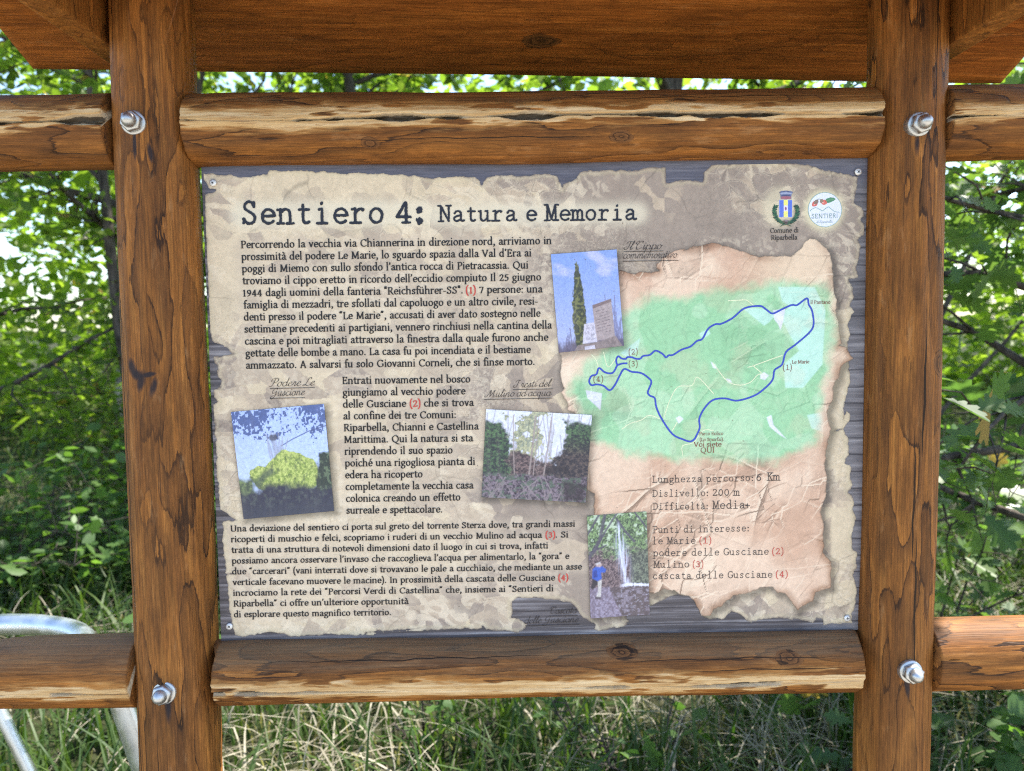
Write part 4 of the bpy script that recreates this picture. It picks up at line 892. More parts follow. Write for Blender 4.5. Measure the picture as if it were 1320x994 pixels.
for cr_ in ([(756, 575), (800, 584), (850, 590), (880, 583)], [(770, 592), (800, 600), (832, 607), (860, 592), (882, 587)], [(880, 590), (930, 591), (962, 580), (1002, 586)], [(972, 638), (988, 650), (1000, 661)], [(1000, 661), (1018, 648), (1030, 639), (1062, 655)], [(1000, 661), (992, 684), (984, 702)],
            [(1000, 661), (1014, 676), (1026, 691)], [(1000, 661), (982, 655), (962, 656)], [(803, 368), (826, 386), (850, 388), (872, 370), (908, 345)], [(905, 386), (950, 372), (986, 352)], [(936, 392), (968, 380), (1002, 374)], [(902, 692), (930, 706), (952, 700)], [(1064, 690), (1038, 691)],
            [(722, 506), (748, 499)], [(728, 472), (746, 462)], [(860, 430), (900, 400), (930, 396)], [(1010, 480), (1040, 462), (1076, 456)], [(842, 600), (850, 640), (838, 690), (850, 730)], [(905, 630), (940, 622), (972, 638)], [(1030, 700), (1000, 720), (960, 716)], [(870, 660), (920, 672), (962, 656)]):
    P_c = spl(pans(cr_), 4); dd_ = sdline(X, Z, P_c+np.random.default_rng(len(cr_)).normal(0, .0009, P_c.shape)); H = H + .0016*np.exp(-(dd_/.0021)**2)*(.4+1.2*fbm(X*90, Z*90, 73, 2)) + .0011*np.exp(-dd_/.007)
gz_, gx_ = np.gradient(H, .0011); Rl = np.clip((-gx_*.8+gz_*.9)*.75, -1.2, 1.2)*(.30+1.0*sst(.46, .66, fbm(X*13, Z*13, 71, 3)))
fR, fM, fF = bilerp(X, Z, Rl), bilerp(X, Z, Fm), bilerp(X, Z, Fp)
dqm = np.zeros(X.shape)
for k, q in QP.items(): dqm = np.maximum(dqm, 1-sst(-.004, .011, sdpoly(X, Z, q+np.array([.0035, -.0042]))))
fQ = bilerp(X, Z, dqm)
pale_reg = [pans(p) for p in ([(1003, 370), (1008, 388), (1017, 395), (1010, 402), (998, 400), (1012, 420), (1018, 432), (1030, 452), (1010, 470), (1012, 500), (1035, 500), (1060, 470), (1064, 400), (1050, 370)],
    [(955, 396), (975, 412), (985, 420), (992, 415), (1000, 405), (985, 398)], [(1040, 535), (1068, 530), (1070, 560), (1046, 552)], [(901, 430), (912, 424), (916, 430), (905, 438)], [(800, 455), (825, 436), (822, 452), (808, 462)])]
white_reg = [pans(p) for p in ([(996, 400), (1012, 398), (1010, 412), (1006, 426), (1003, 418), (998, 412)], [(755, 503), (776, 507), (774, 529), (768, 523), (757, 513)], [(988, 538), (994, 535), (997, 548), (1010, 562), (1014, 566), (1004, 560), (992, 550)],
    [(916, 466), (922, 470), (925, 476), (919, 474)], [(935, 488), (941, 489), (944, 495), (938, 493)], [(980, 482), (985, 480), (991, 484), (986, 490), (980, 488)], [(871, 539), (876, 536), (881, 540), (875, 546)])]
dkreg = [pans(p) for p in ([(930, 432), (938, 432), (946, 470), (955, 480), (940, 478), (928, 455)], [(930, 440), (950, 400), (980, 425), (1010, 430), (1030, 455), (1005, 470), (960, 462), (940, 470)], [(846, 488), (866, 482), (872, 492), (860, 500)])]
def sdset(x, z, regs):
    d = np.full(x.shape, 9.0)
    for r in regs: d = np.minimum(d, sdpoly(x, z, r))
    return d
fPale, fWhite, fDk = (bilerp(X, Z, sdset(X, Z, r)) for r in (pale_reg, white_reg, dkreg))
def mapsheet(x, z):
    n = fbm(x*10, z*10, 62, 4); k = len(x)
    c = mix(np.broadcast_to(lin((226, 196, 172)), (k, 3)), np.broadcast_to(lin((204, 166, 141)), (k, 3)), sst(.35, .68, n))
    c = mix(c, np.broadcast_to(lin((229, 207, 178)), (k, 3)), .6*sst(.28, .38, x)*sst(.0, .2, z+.1*n))
    c = mix(c, np.broadcast_to(lin((196, 152, 128)), (k, 3)), .55*sst(.50, .66, fbm(x*13+4, z*17, 68, 4))*sst(.12, .2, z))
    e = -fF(x, z); edge = 1-sst(.001, .014, e+.006*(fbm(x*60, z*60, 63, 3)-.5)); c = mix(c, np.broadcast_to(lin((150, 108, 80)), (k, 3)), .72*edge*sst(.3, .6, fbm(x*16, z*16, 64, 3)))
    m = 1-sst(-.010, .012, fM(x, z))
    g = mix(np.broadcast_to(lin((152, 203, 158)), (k, 3)), np.broadcast_to(lin((170, 212, 172)), (k, 3)), sst(.48, .52, fbm(x*22, z*22, 65, 2)))
    g = mix(g, np.broadcast_to(lin((140, 192, 147)), (k, 3)), .6*(1-sst(-.0015, .0015, fDk(x, z))))
    hgt = fbm(x*12, z*12, 66, 3)*16; ct = np.abs(hgt-np.round(hgt)); sl = np.clip(np.hypot(*np.gradient(np.zeros(2)))+1, 0, 1)
    g = g*(1-.10*(1-sst(.04, .13, ct)))[:, None]
    g = mix(g, np.broadcast_to(lin((190, 230, 216)), (k, 3)), .85*(1-sst(-.0012, .0012, fPale(x, z)))); g = mix(g, np.broadcast_to(lin((226, 226, 240)), (k, 3)), .92*(1-sst(-.0008, .0008, fWhite(x, z))))
    m = m*(1-.16*sst(.52, .66, fbm(x*26, z*26, 67, 3)))
    c = mix(c, g, m*.97)
    R = fR(x, z)*(1-.55*m); c = c*np.clip(1+.36*np.minimum(R, 0), .3, 1)[:, None]; c = mix(c, np.broadcast_to(lin((244, 228, 204)), (k, 3)), np.clip(R, 0, 1)*.45*(1-m*.6))
    c = c*(1+.08*(fbm(x*200, z*200, 69, 2)-.5)*2)[:, None]
    c = c*(1-.5*(1-sst(0, .0022, e)))[:, None]
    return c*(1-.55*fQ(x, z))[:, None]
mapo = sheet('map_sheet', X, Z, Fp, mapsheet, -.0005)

def ribbon(name, paths, w, mat, y, parent, round_=True):
    V = []; F = []; n = 0; k = 0
    for pts in paths:
        P = spl(pans(pts), 4) if round_ else pans(pts)
        T = np.gradient(P, axis=0); T /= np.linalg.norm(T, axis=1, keepdims=True)+1e-12; N = np.stack([-T[:, 1], T[:, 0]], 1)*w/2
        A, B = P-N, P+N; m = len(P); yy_ = y-.00003*k; k += 1
        V += [(a[0], yy_, a[1]) for a in A]+[(b[0], yy_, b[1]) for b in B]
        F += [(n+i, n+i+1, n+m+i+1, n+m+i) for i in range(m-1)]; n += 2*m
    return link(name, face_mesh(name, V, F), mat, parent)
z2 = lambda p: zoomed(700, 430, 5.523, p)
z3 = lambda p: zoomed(880, 360, 4.141, p)
R1 = z2([(600, 212), (560, 214), (530, 222), (520, 190), (535, 162), (560, 178), (590, 180), (600, 168), (635, 170), (655, 178), (690, 180), (712, 160), (760, 152), (800, 122), (850, 145), (874, 170), (895, 155), (925, 152), (985, 115)]) + z3([(40, 360), (75, 330), (105, 318), (135, 265), (175, 240), (205, 238), (265, 208), (330, 155), (410, 143), (440, 158), (478, 183), (520, 165), (580, 138), (610, 138), (662, 102), (672, 135), (690, 170), (698, 240), (675, 285), (600, 350), (550, 390), (530, 455), (490, 485), (480, 535), (440, 580), (380, 622), (290, 648), (225, 636), (160, 645), (115, 690), (88, 745), (90, 795), (65, 850)])
R2 = z2([(530, 222), (495, 280), (440, 276), (398, 245), (380, 290), (345, 302), (328, 340), (345, 368), (380, 362), (430, 372), (475, 404), (515, 360), (545, 300), (578, 252), (630, 272), (700, 282), (760, 325), (770, 350), (755, 390), (745, 420), (760, 442), (795, 460), (805, 520), (840, 600), (920, 715), (1000, 755), (1050, 768), (1085, 745)])
ribbon('route_line', [R1, R2], .0027, K_BLUE, -.0008, mapo)
K_ROAD = ink('road_ink', (222, 226, 190)); K_HALO = ink('halo_ink', (226, 226, 232))
for p_ in ([z3([(240, 115), (300, 112), (340, 112), (378, 140)]), z3([(160, 445), (200, 500), (240, 545), (300, 565), (360, 550), (400, 510), (430, 505)]), z3([(345, 470), (375, 462), (450, 435), (535, 405)]), z3([(375, 462), (420, 500)]),
    z2([(345, 150), (378, 190), (395, 250)]), z2([(430, 130), (462, 238), (520, 175)]), z2([(560, 680), (620, 640), (700, 615), (755, 582), (830, 605)]), z2([(995, 870), (992, 800), (1070, 775), (1140, 690), (1215, 690)]), z2([(920, 690), (955, 630)]), z2([(860, 600), (900, 480), (960, 380), (1060, 370), (1100, 310), (1215, 430)])]): ribbon('road_line', [p_], .0013, K_ROAD, -.00065, mapo)

# -- the four photographs printed on the panel
def photo(name, key, fn, nu, nv, y):
    q = QP[key]; u, v = np.meshgrid(np.linspace(0, 1, nu), np.linspace(0, 1, nv))
    a = q[0]*(1-u)[..., None]+q[1]*u[..., None]; b = q[3]*(1-u)[..., None]+q[2]*u[..., None]; P = a*(1-v)[..., None]+b*v[..., None]
    V = np.stack([P[..., 0], np.full(u.shape, y), P[..., 1]], -1).reshape(-1, 3); idx = np.arange(nu*nv).reshape(nv, nu)
    Q = np.stack([idx[1:, :-1], idx[1:, 1:], idx[:-1, 1:], idx[:-1, :-1]], -1).reshape(-1, 4)
    uu, vv = u.ravel(), v.ravel(); cc = fn(uu, vv); cc = cc*(1+.28*(fbm(uu*48, vv*48*nv/nu, 71, 4, .7)-.5)*2)[:, None]; cc = cc*.93+.07*lin((168, 164, 182))
    me = quad_mesh(name, V, Q); set_col(me, np.clip(cc, 0, 1)); return link(name, me, M_PRINT, panel)
def C(c, k): return np.broadcast_to(lin(c), (k, 3)).copy()
def twigs(u, v, n, seed, u0, u1, v0, v1, lean=.3, w=.004):
    rnd = random.Random(seed); d = np.full(u.shape, 9.0)
    for _ in range(n):
        a = rnd.uniform(u0, u1); L = rnd.uniform(.4, 1)*(v1-v0); s = rnd.uniform(-lean, lean)
        pts = [(a, v1), (a+s*L*.5+rnd.uniform(-.02, .02), v1-L*.5), (a+s*L, v1-L)]
        d = np.minimum(d, sdline(u, v, pts))
    return 1-sst(w*.5, w*1.5, d)
def ph_cypress(u, v):
    k = len(u); c = mix(C((132, 160, 224), k), C((178, 186, 230), k), v**1.3)
    c = mix(c, C((200, 200, 236), k), .75*sst(.52, .75, fbm(u*2+v*1.5, v*7-u*2, 1, 4))*sst(.6, .1, v))
    br = twigs(u, v, 60, 3, -.1, 1.1, .74, 1.02, .5, .007)+twigs(u, v, 26, 4, .72, 1.05, .45, 1.0, .45, .007); c = mix(c, C((108, 100, 132), k), np.clip(br, 0, 1)*.7)
    c = mix(c, C((92, 82, 104), k), sst(.84, .98, v+.12*(fbm(u*20, v*20, 5, 3)-.5)))
    ax = .375-.03*(v-.1); w = .012+.16*np.clip(v-.1, 0, 1)**.75*(1-.55*sst(.6, .95, v))
    t = (np.abs(u-ax)-w+.05*(fbm(u*26, v*34, 6, 3)-.5)); m = (1-sst(-.008, .006, t))*sst(.08, .10, v)
    tr = mix(C((52, 60, 40), k), C((116, 118, 66), k), sst(.45, .7, fbm(u*34, v*46, 7, 3))); tr = mix(tr, C((44, 48, 44), k), .5*sst(.0, .12, u-ax)); c = mix(c, tr, m)
    def poly(pts, col, tex=.14, sd_=9):
        nonlocal c
        d = sdpoly(u, v, pts); cc = C(col, k)*(1+tex*2*(fbm(u*30, v*36, sd_, 4)-.5))[:, None]; c = mix(c, cc, 1-sst(-.004, .004, d))
    poly([(.565, .55), (.86, .50), (.875, .90), (.59, .92)], (168, 152, 152)); poly([(.565, .55), (.86, .50), (.865, .53), (.57, .585)], (128, 108, 108))
    ln = (np.abs(((v+.12*u)*34) % 1-.5) < .16)*(u > .61)*(u < .82)*(v+.12*u > .68)*(v < .84)*(fbm(u*40, v*40, 8, 2) > .42); c = mix(c, C((112, 96, 100), k), .65*ln)
    poly([(.42, .735), (.575, .725), (.60, .93), (.375, .935)], (206, 200, 216)); d = sdpoly(u, v, [(.435, .75), (.56, .745), (.578, .90), (.40, .91)]); c = mix(c, C((150, 144, 160), k), .55*(1-sst(-.004, .004, d))*(fbm(u*50, v*60, 12, 2) > .5))
    poly([(.30, .945), (.60, .93), (.88, .885), (.97, .985), (.98, 1.0), (.24, 1.0)], (140, 124, 122), .4, 10); poly([(.40, .965), (.555, .96), (.565, 1.0), (.40, 1.0)], (202, 196, 212))
    return c
def ph_ivy(u, v):
    k = len(u); c = mix(C((176, 196, 246), k), C((206, 220, 250), k), v)
    lf = .42*fbm(u*8, v*8, 2, 2)+.58*fbm(u*52, v*52, 3, 2)+.20*sst(.32, .0, v)-.16*sst(.12, .42, v)+.12*sst(.55, .95, u)*sst(.4, .1, v)-.10*sst(.25, .1, np.abs(u-.62)+v*.4); c = mix(c, C((62, 82, 138), k), .92*sst(.585, .62, lf)*(v < .46))
    bd = sdline(u, v, np.array([(1.0, .2), (.8, .24), (.62, .3), (.5, .35)])); c = mix(c, C((70, 84, 130), k), .8*(1-sst(.003, .008, bd)))
    tr = twigs(u, v, 26, 5, .38, .52, .22, .52, .35, .006); c = mix(c, C((150, 148, 156), k), .6*tr); d = np.hypot((u-.42)/.05, (v-.27)/.035); c = mix(c, C((72, 74, 92), k), .85*(1-sst(.7, 1.1, d+.5*(fbm(u*40, v*40, 6, 2)-.5))))
    n = fbm(u*13, v*13, 7, 4); dm = sdpoly(u, v, [(.12, .62), (.13, .56), (.22, .52), (.3, .53), (.37, .47), (.5, .40), (.62, .41), (.74, .45), (.84, .50), (.88, .62), (.86, .74), (.7, .80), (.4, .78), (.2, .74)])+.05*(n-.5)
    iv = mix(C((132, 152, 66), k), C((198, 208, 116), k), sst(.22, .78, .5+1.5*(fbm(u*44, v*44, 8, 4, .8)-.5)+.35*(.6-v))); iv = mix(iv, C((70, 88, 60), k), .6*sst(.54, .72, fbm(u*30+4, v*30, 9, 4, .7)))
    iv = mix(iv, C((64, 80, 66), k), .8*(1-sst(.0, .05, sdline(u, v, np.array([(.2, .68), (.3, .6), (.36, .58)]))-.01))); c = mix(c, iv, 1-sst(-.006, .008, dm))
    rt_ = sst(.86, .90, u+.22*(v-.45)+.09*(fbm(u*18, v*18, 10, 4)-.5))*(v > .44-.0*u); rt_ = rt_*sst(.42, .46, v+.05*(fbm(u*22, v*10, 4, 2)-.5))
    c = mix(c, mix(C((44, 56, 44), k), C((96, 112, 84), k), sst(.5, .7, fbm(u*34, v*34, 11, 3))), rt_)
    g = sst(.70, .78, v+.10*(fbm(u*9, v*9, 12, 4)-.5)+.04*np.cos((u-.45)*6)); ll = (1-sst(.0, .08, u-.14+.1*(n-.5)))*sst(.60, .66, v+.06*(n-.5)); c = mix(c, mix(C((70, 84, 62), k), C((118, 134, 84), k), sst(.4, .7, fbm(u*34, v*34, 15, 3))), ll)
    dk = mix(C((42, 44, 62), k), C((72, 78, 78), k), sst(.5, .75, fbm(u*30, v*30, 13, 4))); dk = mix(dk, C((52, 56, 70), k), sst(.8, 1, v)); return mix(c, dk, g)
def ph_ruin(u, v):
    k = len(u); c = C((224, 226, 242), k)
    c = mix(c, C((150, 140, 146), k), .6*twigs(u, v, 60, 3, -.05, 1.0, -.05, .7, .25, .005))
    f = fbm(u*15, v*15, 4, 4, .6); f2 = .5+1.35*(fbm(u*46, v*46, 5, 4, .8)-.5)
    leafy = mix(C((34, 42, 42), k), C((86, 118, 74), k), sst(.3, .85, f2+.15*(.4-v)))
    mid = sst(.5, .58, f+.16-np.abs(u-.44)*1.4+.14*(v-.2))*(v < .6); c = mix(c, mix(C((112, 120, 86), k), C((190, 186, 130), k), sst(.25, .8, f2)), .85*mid)
    wall = sst(.50, .56, v+.16*(f-.5)-.05*np.cos(u*9)); c = mix(c, mix(C((56, 44, 46), k), C((134, 110, 106), k), sst(.28, .85, f2)), wall)
    L = (1-sst(.16, .21, np.abs(u-.06)+.16*(f-.5)+.10*sst(.3, .1, v)))*sst(.10, .16, v+.1*(f-.5)); c = mix(c, leafy, L)
    Rr = sst(.62, .68, u+.22*(f-.5)+.35*(v-.35)-.10*sst(.1, .3, v))*sst(.06, .12, v-.10*(u-.8)+.1*(f-.5)); rc_ = mix(mix(C((40, 36, 42), k), C((92, 78, 72), k), sst(.4, .7, f2)), leafy, sst(.5, .2, v)); c = mix(c, rc_, Rr)
    c = mix(c, C((34, 28, 32), k), .85*(1-sst(.0, .03, sdline(u, v, np.array([(.62, .66), (.68, .63), (.76, .63), (.8, .66)]))-.012)))
    for x0, x1, w in ((.44, .47, .010), (.58, .62, .008), (.48, .50, .006), (.30, .26, .006)): c = mix(c, C((160, 144, 140), k), .8*(1-sst(w*.5, w*1.2, sdline(u, v, np.array([(x0, .72), (x0*.4+x1*.6, .4), (x1, .05)])))))
    g = sst(.70, .745, v+.10*(fbm(u*8, v*8, 6, 3)-.5)); lit = mix(C((50, 42, 50), k), C((136, 120, 130), k), sst(.25, .8, .5+1.4*(fbm(u*50, v*50, 7, 4, .8)-.5))); lit = mix(lit, C((84, 104, 84), k), .7*sst(.52, .62, fbm(u*26, v*30, 8, 3))); c = mix(c, lit, g)
    c = mix(c, C((150, 134, 138), k), .6*twigs(u, v, 26, 9, .05, 1.0, .72, 1.02, .9, .006)*g); c = mix(c, C((44, 34, 38), k), .8*(1-sst(.0, .06, np.maximum(np.abs(u-.88)-.08, np.abs(v-.88)-.08)+.08*(f-.5)))); return c
def ph_fall(u, v):
    k = len(u); f = fbm(u*15, v*24, 4, 4, .6); f2 = .5+1.35*(fbm(u*40, v*66, 5, 4, .8)-.5)
    c = mix(mix(C((58, 72, 56), k), C((142, 170, 112), k), sst(.25, .8, f2)), C((198, 214, 186), k), .8*sst(.58, .72, f+.2*(.2-v)))
    rock = sst(.34, .46, v+.25*(f-.5)+.1*np.abs(u-.5)); c = mix(c, mix(C((62, 48, 54), k), C((146, 124, 124), k), sst(.25, .8, f2)), rock); c = mix(c, mix(C((70, 80, 70), k), C((124, 138, 112), k), sst(.4, .7, f2)), .8*rock*sst(.66, .75, u)*(v < .75))
    for P, w in (([(-.02, .2), (.2, .0)], .02), ([(.0, .42), (.2, .24), (.3, .0)], .03), ([(.1, .36), (.3, .16), (.5, .0)], .018), ([(.5, .06), (.64, .18), (.78, .28)], .022), ([(.8, .0), (1, .16)], .016), ([(.02, .36), (.3, .3)], .014)):
        c = mix(c, C((82, 76, 92), k), .85*(1-sst(w*.6, w*1.2, sdline(u, v*1.7, np.array(P)*[1, 1.7]))))
    ax = .50+.12*sst(.1, .75, v); ww = .03+.055*sst(.1, .35, v)*(1-.4*sst(.5, .74, v)); w_ = np.exp(-((u-ax-.02)/ww)**2)*sst(.06, .14, v)*(1-sst(.70, .73, v)); st = fbm(u*58, v*7, 9, 3); c = mix(c, C((218, 220, 246), k), np.clip(w_*.85*sst(.36, .66, st+.08), 0, 1))
    c = mix(c, C((226, 228, 246), k), .7*(1-sst(.004, .020, sdline(u, v, np.array([(.52, .3), (.56, .5), (.60, .6), (.62, .72)])))))
    pool = sst(.70, .72, v); c = mix(c, mix(C((92, 78, 80), k), C((138, 126, 138), k), sst(.45, .72, fbm(u*16, v*40, 11, 3))), pool*sst(.30, .36, u))
    c = mix(c, C((232, 230, 248), k), .95*(1-sst(.006, .02, np.abs(v-.705-.01*np.sin(u*7))+.02*(st-.5)))*sst(.48, .6, u))
    c = mix(c, C((190, 186, 204), k), .4*pool*sst(.62, .74, fbm(u*26, v*60, 14, 3))*sst(.4, .5, u))
    shore = (1-sst(-.01, .02, u-(.34+.9*np.clip(v-.74, 0, 1)*.8)))*sst(.69, .72, v); c = mix(c, mix(C((120, 106, 122), k), C((160, 148, 168), k), sst(.3, .75, fbm(u*34, v*60, 15, 4))), shore)
    def poly(pts, col):
        nonlocal c
        c = mix(c, C(col, k)*(1+.3*(f2-.5))[:, None], 1-sst(-.01, .01, sdpoly(u, v, pts)))
    poly([(.07, .60), (.12, .58), (.15, .66), (.05, .72), (.02, .70)], (52, 46, 52)); poly([(.14, .64), (.21, .63), (.19, .76), (.18, .80), (.10, .80), (.14, .74)], (196, 190, 186)); poly([(.09, .79), (.19, .80), (.17, .82), (.08, .815)], (84, 72, 80))
    poly([(.06, .52), (.14, .49), (.23, .50), (.29, .53), (.27, .56), (.20, .56), (.21, .62), (.14, .64), (.05, .61)], (52, 92, 188)); poly([(.07, .54), (.13, .53), (.14, .6), (.07, .61)], (34, 60, 142)); poly([(.12, .475), (.19, .465), (.23, .485), (.19, .505), (.13, .50)], (196, 170, 166)); poly([(.11, .47), (.19, .455), (.2, .47), (.13, .482)], (206, 202, 206))
    return c
photo('printed_photograph', 'cypress', ph_cypress, 120, 180, -.0011)['label'] = 'printed photo of a tall cypress beside stone memorial slabs'
photo('printed_photograph', 'ivy', ph_ivy, 200, 230, -.0011)['label'] = 'printed photo of a house swallowed by bright ivy under blue sky'
photo('printed_photograph', 'ruin', ph_ruin, 220, 190, -.0011)['label'] = 'printed photo of overgrown mill ruins among bare trees'
photo('printed_photograph', 'fall', ph_fall, 130, 220, -.0011)['label'] = 'printed photo of a hiker in blue before a waterfall'

# -- writing
for t_ in T_head: t_.build('title_lettering', K_TITLE, panel, -.0010)
for t_, reds in PARA:
    po = t_.build('paragraph_lettering', K_BLACK, panel, -.0010)
    for r_ in reds: r_.build('number_lettering', K_RED, po, -.0010)
for t_ in CAPS: t_.build('caption_lettering', K_SCRIPT, panel, -.0010)
for t_, nm, mk in SMALL: t_.build(nm, globals()[mk], mapo, -.0010)

# -- crest and round logo, built as flat coloured shapes
def art(name, polys, parent, y):
    V = []; F = []; Cc = []; n = 0
    for i, (pts, col) in enumerate(polys):
        P = pans(pts); ar = .5*np.sum(P[:, 0]*np.roll(P[:, 1], -1)-np.roll(P[:, 0], -1)*P[:, 1])
        if ar < 0: P = P[::-1]
        V += [(p[0], y-.00002*i, p[1]) for p in P]; F.append(tuple(range(n, n+len(P)))); n += len(P); Cc += [lin(col)]*len(P)
    me = face_mesh(name, V, F); set_col(me, np.array(Cc)); return link(name, me, M_PRINT, parent)
zl_ = lambda p: zoomed(980, 235, 11.0, p)
def ell(cx, cy, rx, ry, rot=0, n=20, pinch=0):
    t = np.linspace(0, 2*np.pi, n, endpoint=False); x = rx*np.cos(t); y = ry*np.sin(t)*(1-pinch*np.abs(np.cos(t))); c, s = math.cos(rot), math.sin(rot)
    return [(cx+a*c-b*s, cy+a*s+b*c) for a, b in zip(x, y)]
sh = [(zl_([(262, 250), (452, 250), (452, 498), (262, 498)]), (214, 214, 226)), (zl_([(268, 254), (330, 254), (330, 494), (268, 494)]), (92, 118, 214)), (zl_([(392, 254), (448, 254), (448, 494), (392, 494)]), (92, 118, 214)),
      (zl_([(330, 254), (388, 254), (388, 330), (330, 330)]), (236, 232, 128)), (zl_([(330, 412), (388, 412), (388, 494), (330, 494)]), (236, 232, 128)), (zl_([(330, 330), (388, 330), (388, 412), (330, 412)]), (222, 216, 232)), (zl_(ell(359, 375, 15, 25)), (158, 112, 150)), (zl_(ell(359, 375, 6, 12)), (120, 80, 130))]
crest = art('crest', sh, panel, -.0006); T_arms.build('crest_lettering', K_BLACK, crest, -.0010)
art('crown', [(zl_([(268, 140), (300, 126), (360, 120), (430, 126), (462, 142), (440, 180), (440, 235), (360, 244), (292, 236), (284, 182)]), (104, 112, 150)), (zl_([(292, 205), (360, 198), (436, 205), (432, 232), (360, 242), (296, 233)]), (160, 98, 112)), (zl_([(280, 152), (360, 140), (450, 152), (440, 172), (360, 166), (288, 174)]), (156, 164, 192)),
    (zl_([(268, 140), (290, 130), (292, 150), (272, 152)]), (84, 90, 124)), (zl_([(320, 126), (345, 122), (345, 140), (322, 143)]), (84, 90, 124)), (zl_([(380, 122), (405, 125), (403, 144), (380, 141)]), (84, 90, 124)), (zl_([(300, 185), (425, 185), (424, 196), (302, 196)]), (70, 76, 110))], crest, -.0006)
wl = []; rnd = random.Random(4)
for s in (-1, 1):
    for t in np.linspace(0, 1, 13):
        a = math.radians(100+t*-125) if s > 0 else 0
        th_ = math.radians(-28+t*112); cx = 362+s*162*math.cos(th_)*1.0; cy = 420+165*math.sin(th_)
        for kk in (-1, 0, 1):
            wl.append((zl_(ell(cx+kk*s*16, cy+rnd.uniform(-6, 6), 25, 10, (th_+math.pi/2+kk*.75)*1.0 if s > 0 else (math.pi-(th_+math.pi/2+kk*.75)), 10)), [(46, 84, 66), (64, 108, 76), (34, 66, 56)][rnd.randrange(3)]))
wl += [(zl_([(300, 572), (395, 545), (398, 552), (306, 580)]), (92, 82, 70)), (zl_([(415, 572), (318, 545), (316, 552), (408, 580)]), (92, 82, 70)), (zl_([(276, 640), (290, 612), (420, 560), (424, 568), (302, 620)]), (60, 90, 74)), (zl_([(436, 632), (420, 612), (300, 562), (298, 570), (410, 622)]), (60, 90, 74)), (zl_([(335, 540), (385, 540), (376, 560), (345, 560)]), (138, 120, 130)), (zl_([(335, 575), (385, 575), (376, 592), (345, 592)]), (96, 74, 80))]
art('laurel_wreath', wl, crest, -.00062)
logo = art('round_logo', [(zl_(ell(915, 390, 240, 247, 0, 64)), (150, 180, 176)), (zl_(ell(915, 390, 232, 239, 0, 64)), (226, 230, 246))], panel, -.0006)
def strip(pts, w): 
    P = spl(pts, 5); T = np.gradient(P, axis=0); T /= np.linalg.norm(T, axis=1, keepdims=True); N = np.stack([-T[:, 1], T[:, 0]], 1)*w/2
    return [tuple(p) for p in P+N]+[tuple(p) for p in (P-N)[::-1]]
art('hill_line', [(zl_(strip([(700, 412), (740, 378), (790, 362), (830, 380), (880, 405), (920, 375), (965, 352), (1010, 385), (1060, 418), (1120, 426)], 9)), (132, 166, 160))], logo, -.0007)
art('acorn', [(zl_(ell(772, 305, 50, 38, -.75, 24, .25)), (208, 108, 98)), (zl_(ell(790, 280, 38, 28, -.75, 20)), (140, 118, 106)), (zl_(ell(900, 285, 46, 38, .3, 24, .2)), (214, 112, 100)), (zl_(ell(868, 268, 24, 30, .4, 16)), (150, 122, 106)), (zl_(ell(890, 290, 14, 10)), (236, 170, 160)), (zl_(ell(765, 318, 12, 9)), (236, 170, 160)), (zl_(strip([(800, 262), (822, 240), (848, 245), (862, 262)], 7)), (110, 120, 100))], logo, -.0007)
art('leaf', [(zl_([(905, 268), (940, 232), (990, 216), (1040, 220), (1070, 240), (1040, 264), (985, 290), (940, 296)]), (86, 140, 106)), (zl_(strip([(920, 272), (980, 250), (1050, 240)], 5)), (120, 168, 136))], logo, -.00072)
T_logo.build('logo_lettering', ink('logo_ink', (112, 146, 134)), logo, -.0009)

# -- screws: pan heads, the shade of the cross recess drawn as a flat dark star
W = NT('screw_recess'); W.col((.05, .05, .055)); W.rough(.5); M_REC = W.m; M_SCREW = metal_mat('screw_steel', (.86, .86, .86), .6)
for (u, v, rot) in ((275, 236, .4), (1105.6, 221.8, .9), (1091.5, 796.5, .2), (296, 807, .7)):
    x, z = pan(u, v)
    s_ = lathe_y('screw', [(.0054, -.0012), (.0054, -.0020), (.0048, -.0030), (.0026, -.0036)], 28, M_SCREW, panel, (x, 0, z))
    V = []; 
    for k in range(8):
        a = rot+math.pi/4*k; r = .0034 if k % 2 == 0 else .0011; V.append((r*math.cos(a), -.00375, r*math.sin(a)))
    link('cross_recess', face_mesh('cross_recess', V, [tuple(range(8))]), M_REC, s_)
# ------------------------------------------------------------------ ground
W = NT('grassy_soil'); tc = W.n('TexCoord'); P_ = tc.outputs['Object']
f1, _ = W.noise(P_, 1.4, 5, .6); f2, _ = W.noise(P_, 22, 5, .65); f3, _ = W.noise(P_, 160, 3, .6)
c = W.ramp(f1, [(.35, (.026, .026, .014)), (.55, (.030, .042, .014)), (.7, (.050, .056, .024))]); c = W.mixc(W.ramp(f2, [(.45, 0.0), (.62, .8)]), c, (.060, .058, .032)); c = W.mixc(W.ramp(f3, [(.5, 0.0), (.7, .6)]), c, (.028, .024, .014))
W.col(c); W.rough(.95, .1); W.bump(f2, .8, .03); M_SOIL = W.m
gx = np.concatenate([np.linspace(-120, -9, 14), np.linspace(-8, 8, 81), np.linspace(9, 120, 14)]); gy = np.concatenate([np.linspace(-120, -9, 14), np.linspace(-8, 16, 121), np.linspace(17, 160, 16)])
def gz(x, y): return .10*(fbm(x*.55+7, y*.55, 91, 3)-.5)*sst(.5, 2.0, y) + .06*np.clip(y-3.5, 0, 30)*sst(3, 6, y) + .02*(fbm(x*3, y*3, 92, 2)-.5)
GX, GY = np.meshgrid(gx, gy); V = np.stack([GX, GY, gz(GX, GY)], -1).reshape(-1, 3); idx = np.arange(GX.size).reshape(GX.shape)
g_ = link('ground', quad_mesh('ground', V, np.stack([idx[:-1, :-1], idx[:-1, 1:], idx[1:, 1:], idx[1:, :-1]], -1).reshape(-1, 4), True), M_SOIL); g_['kind'] = 'structure'
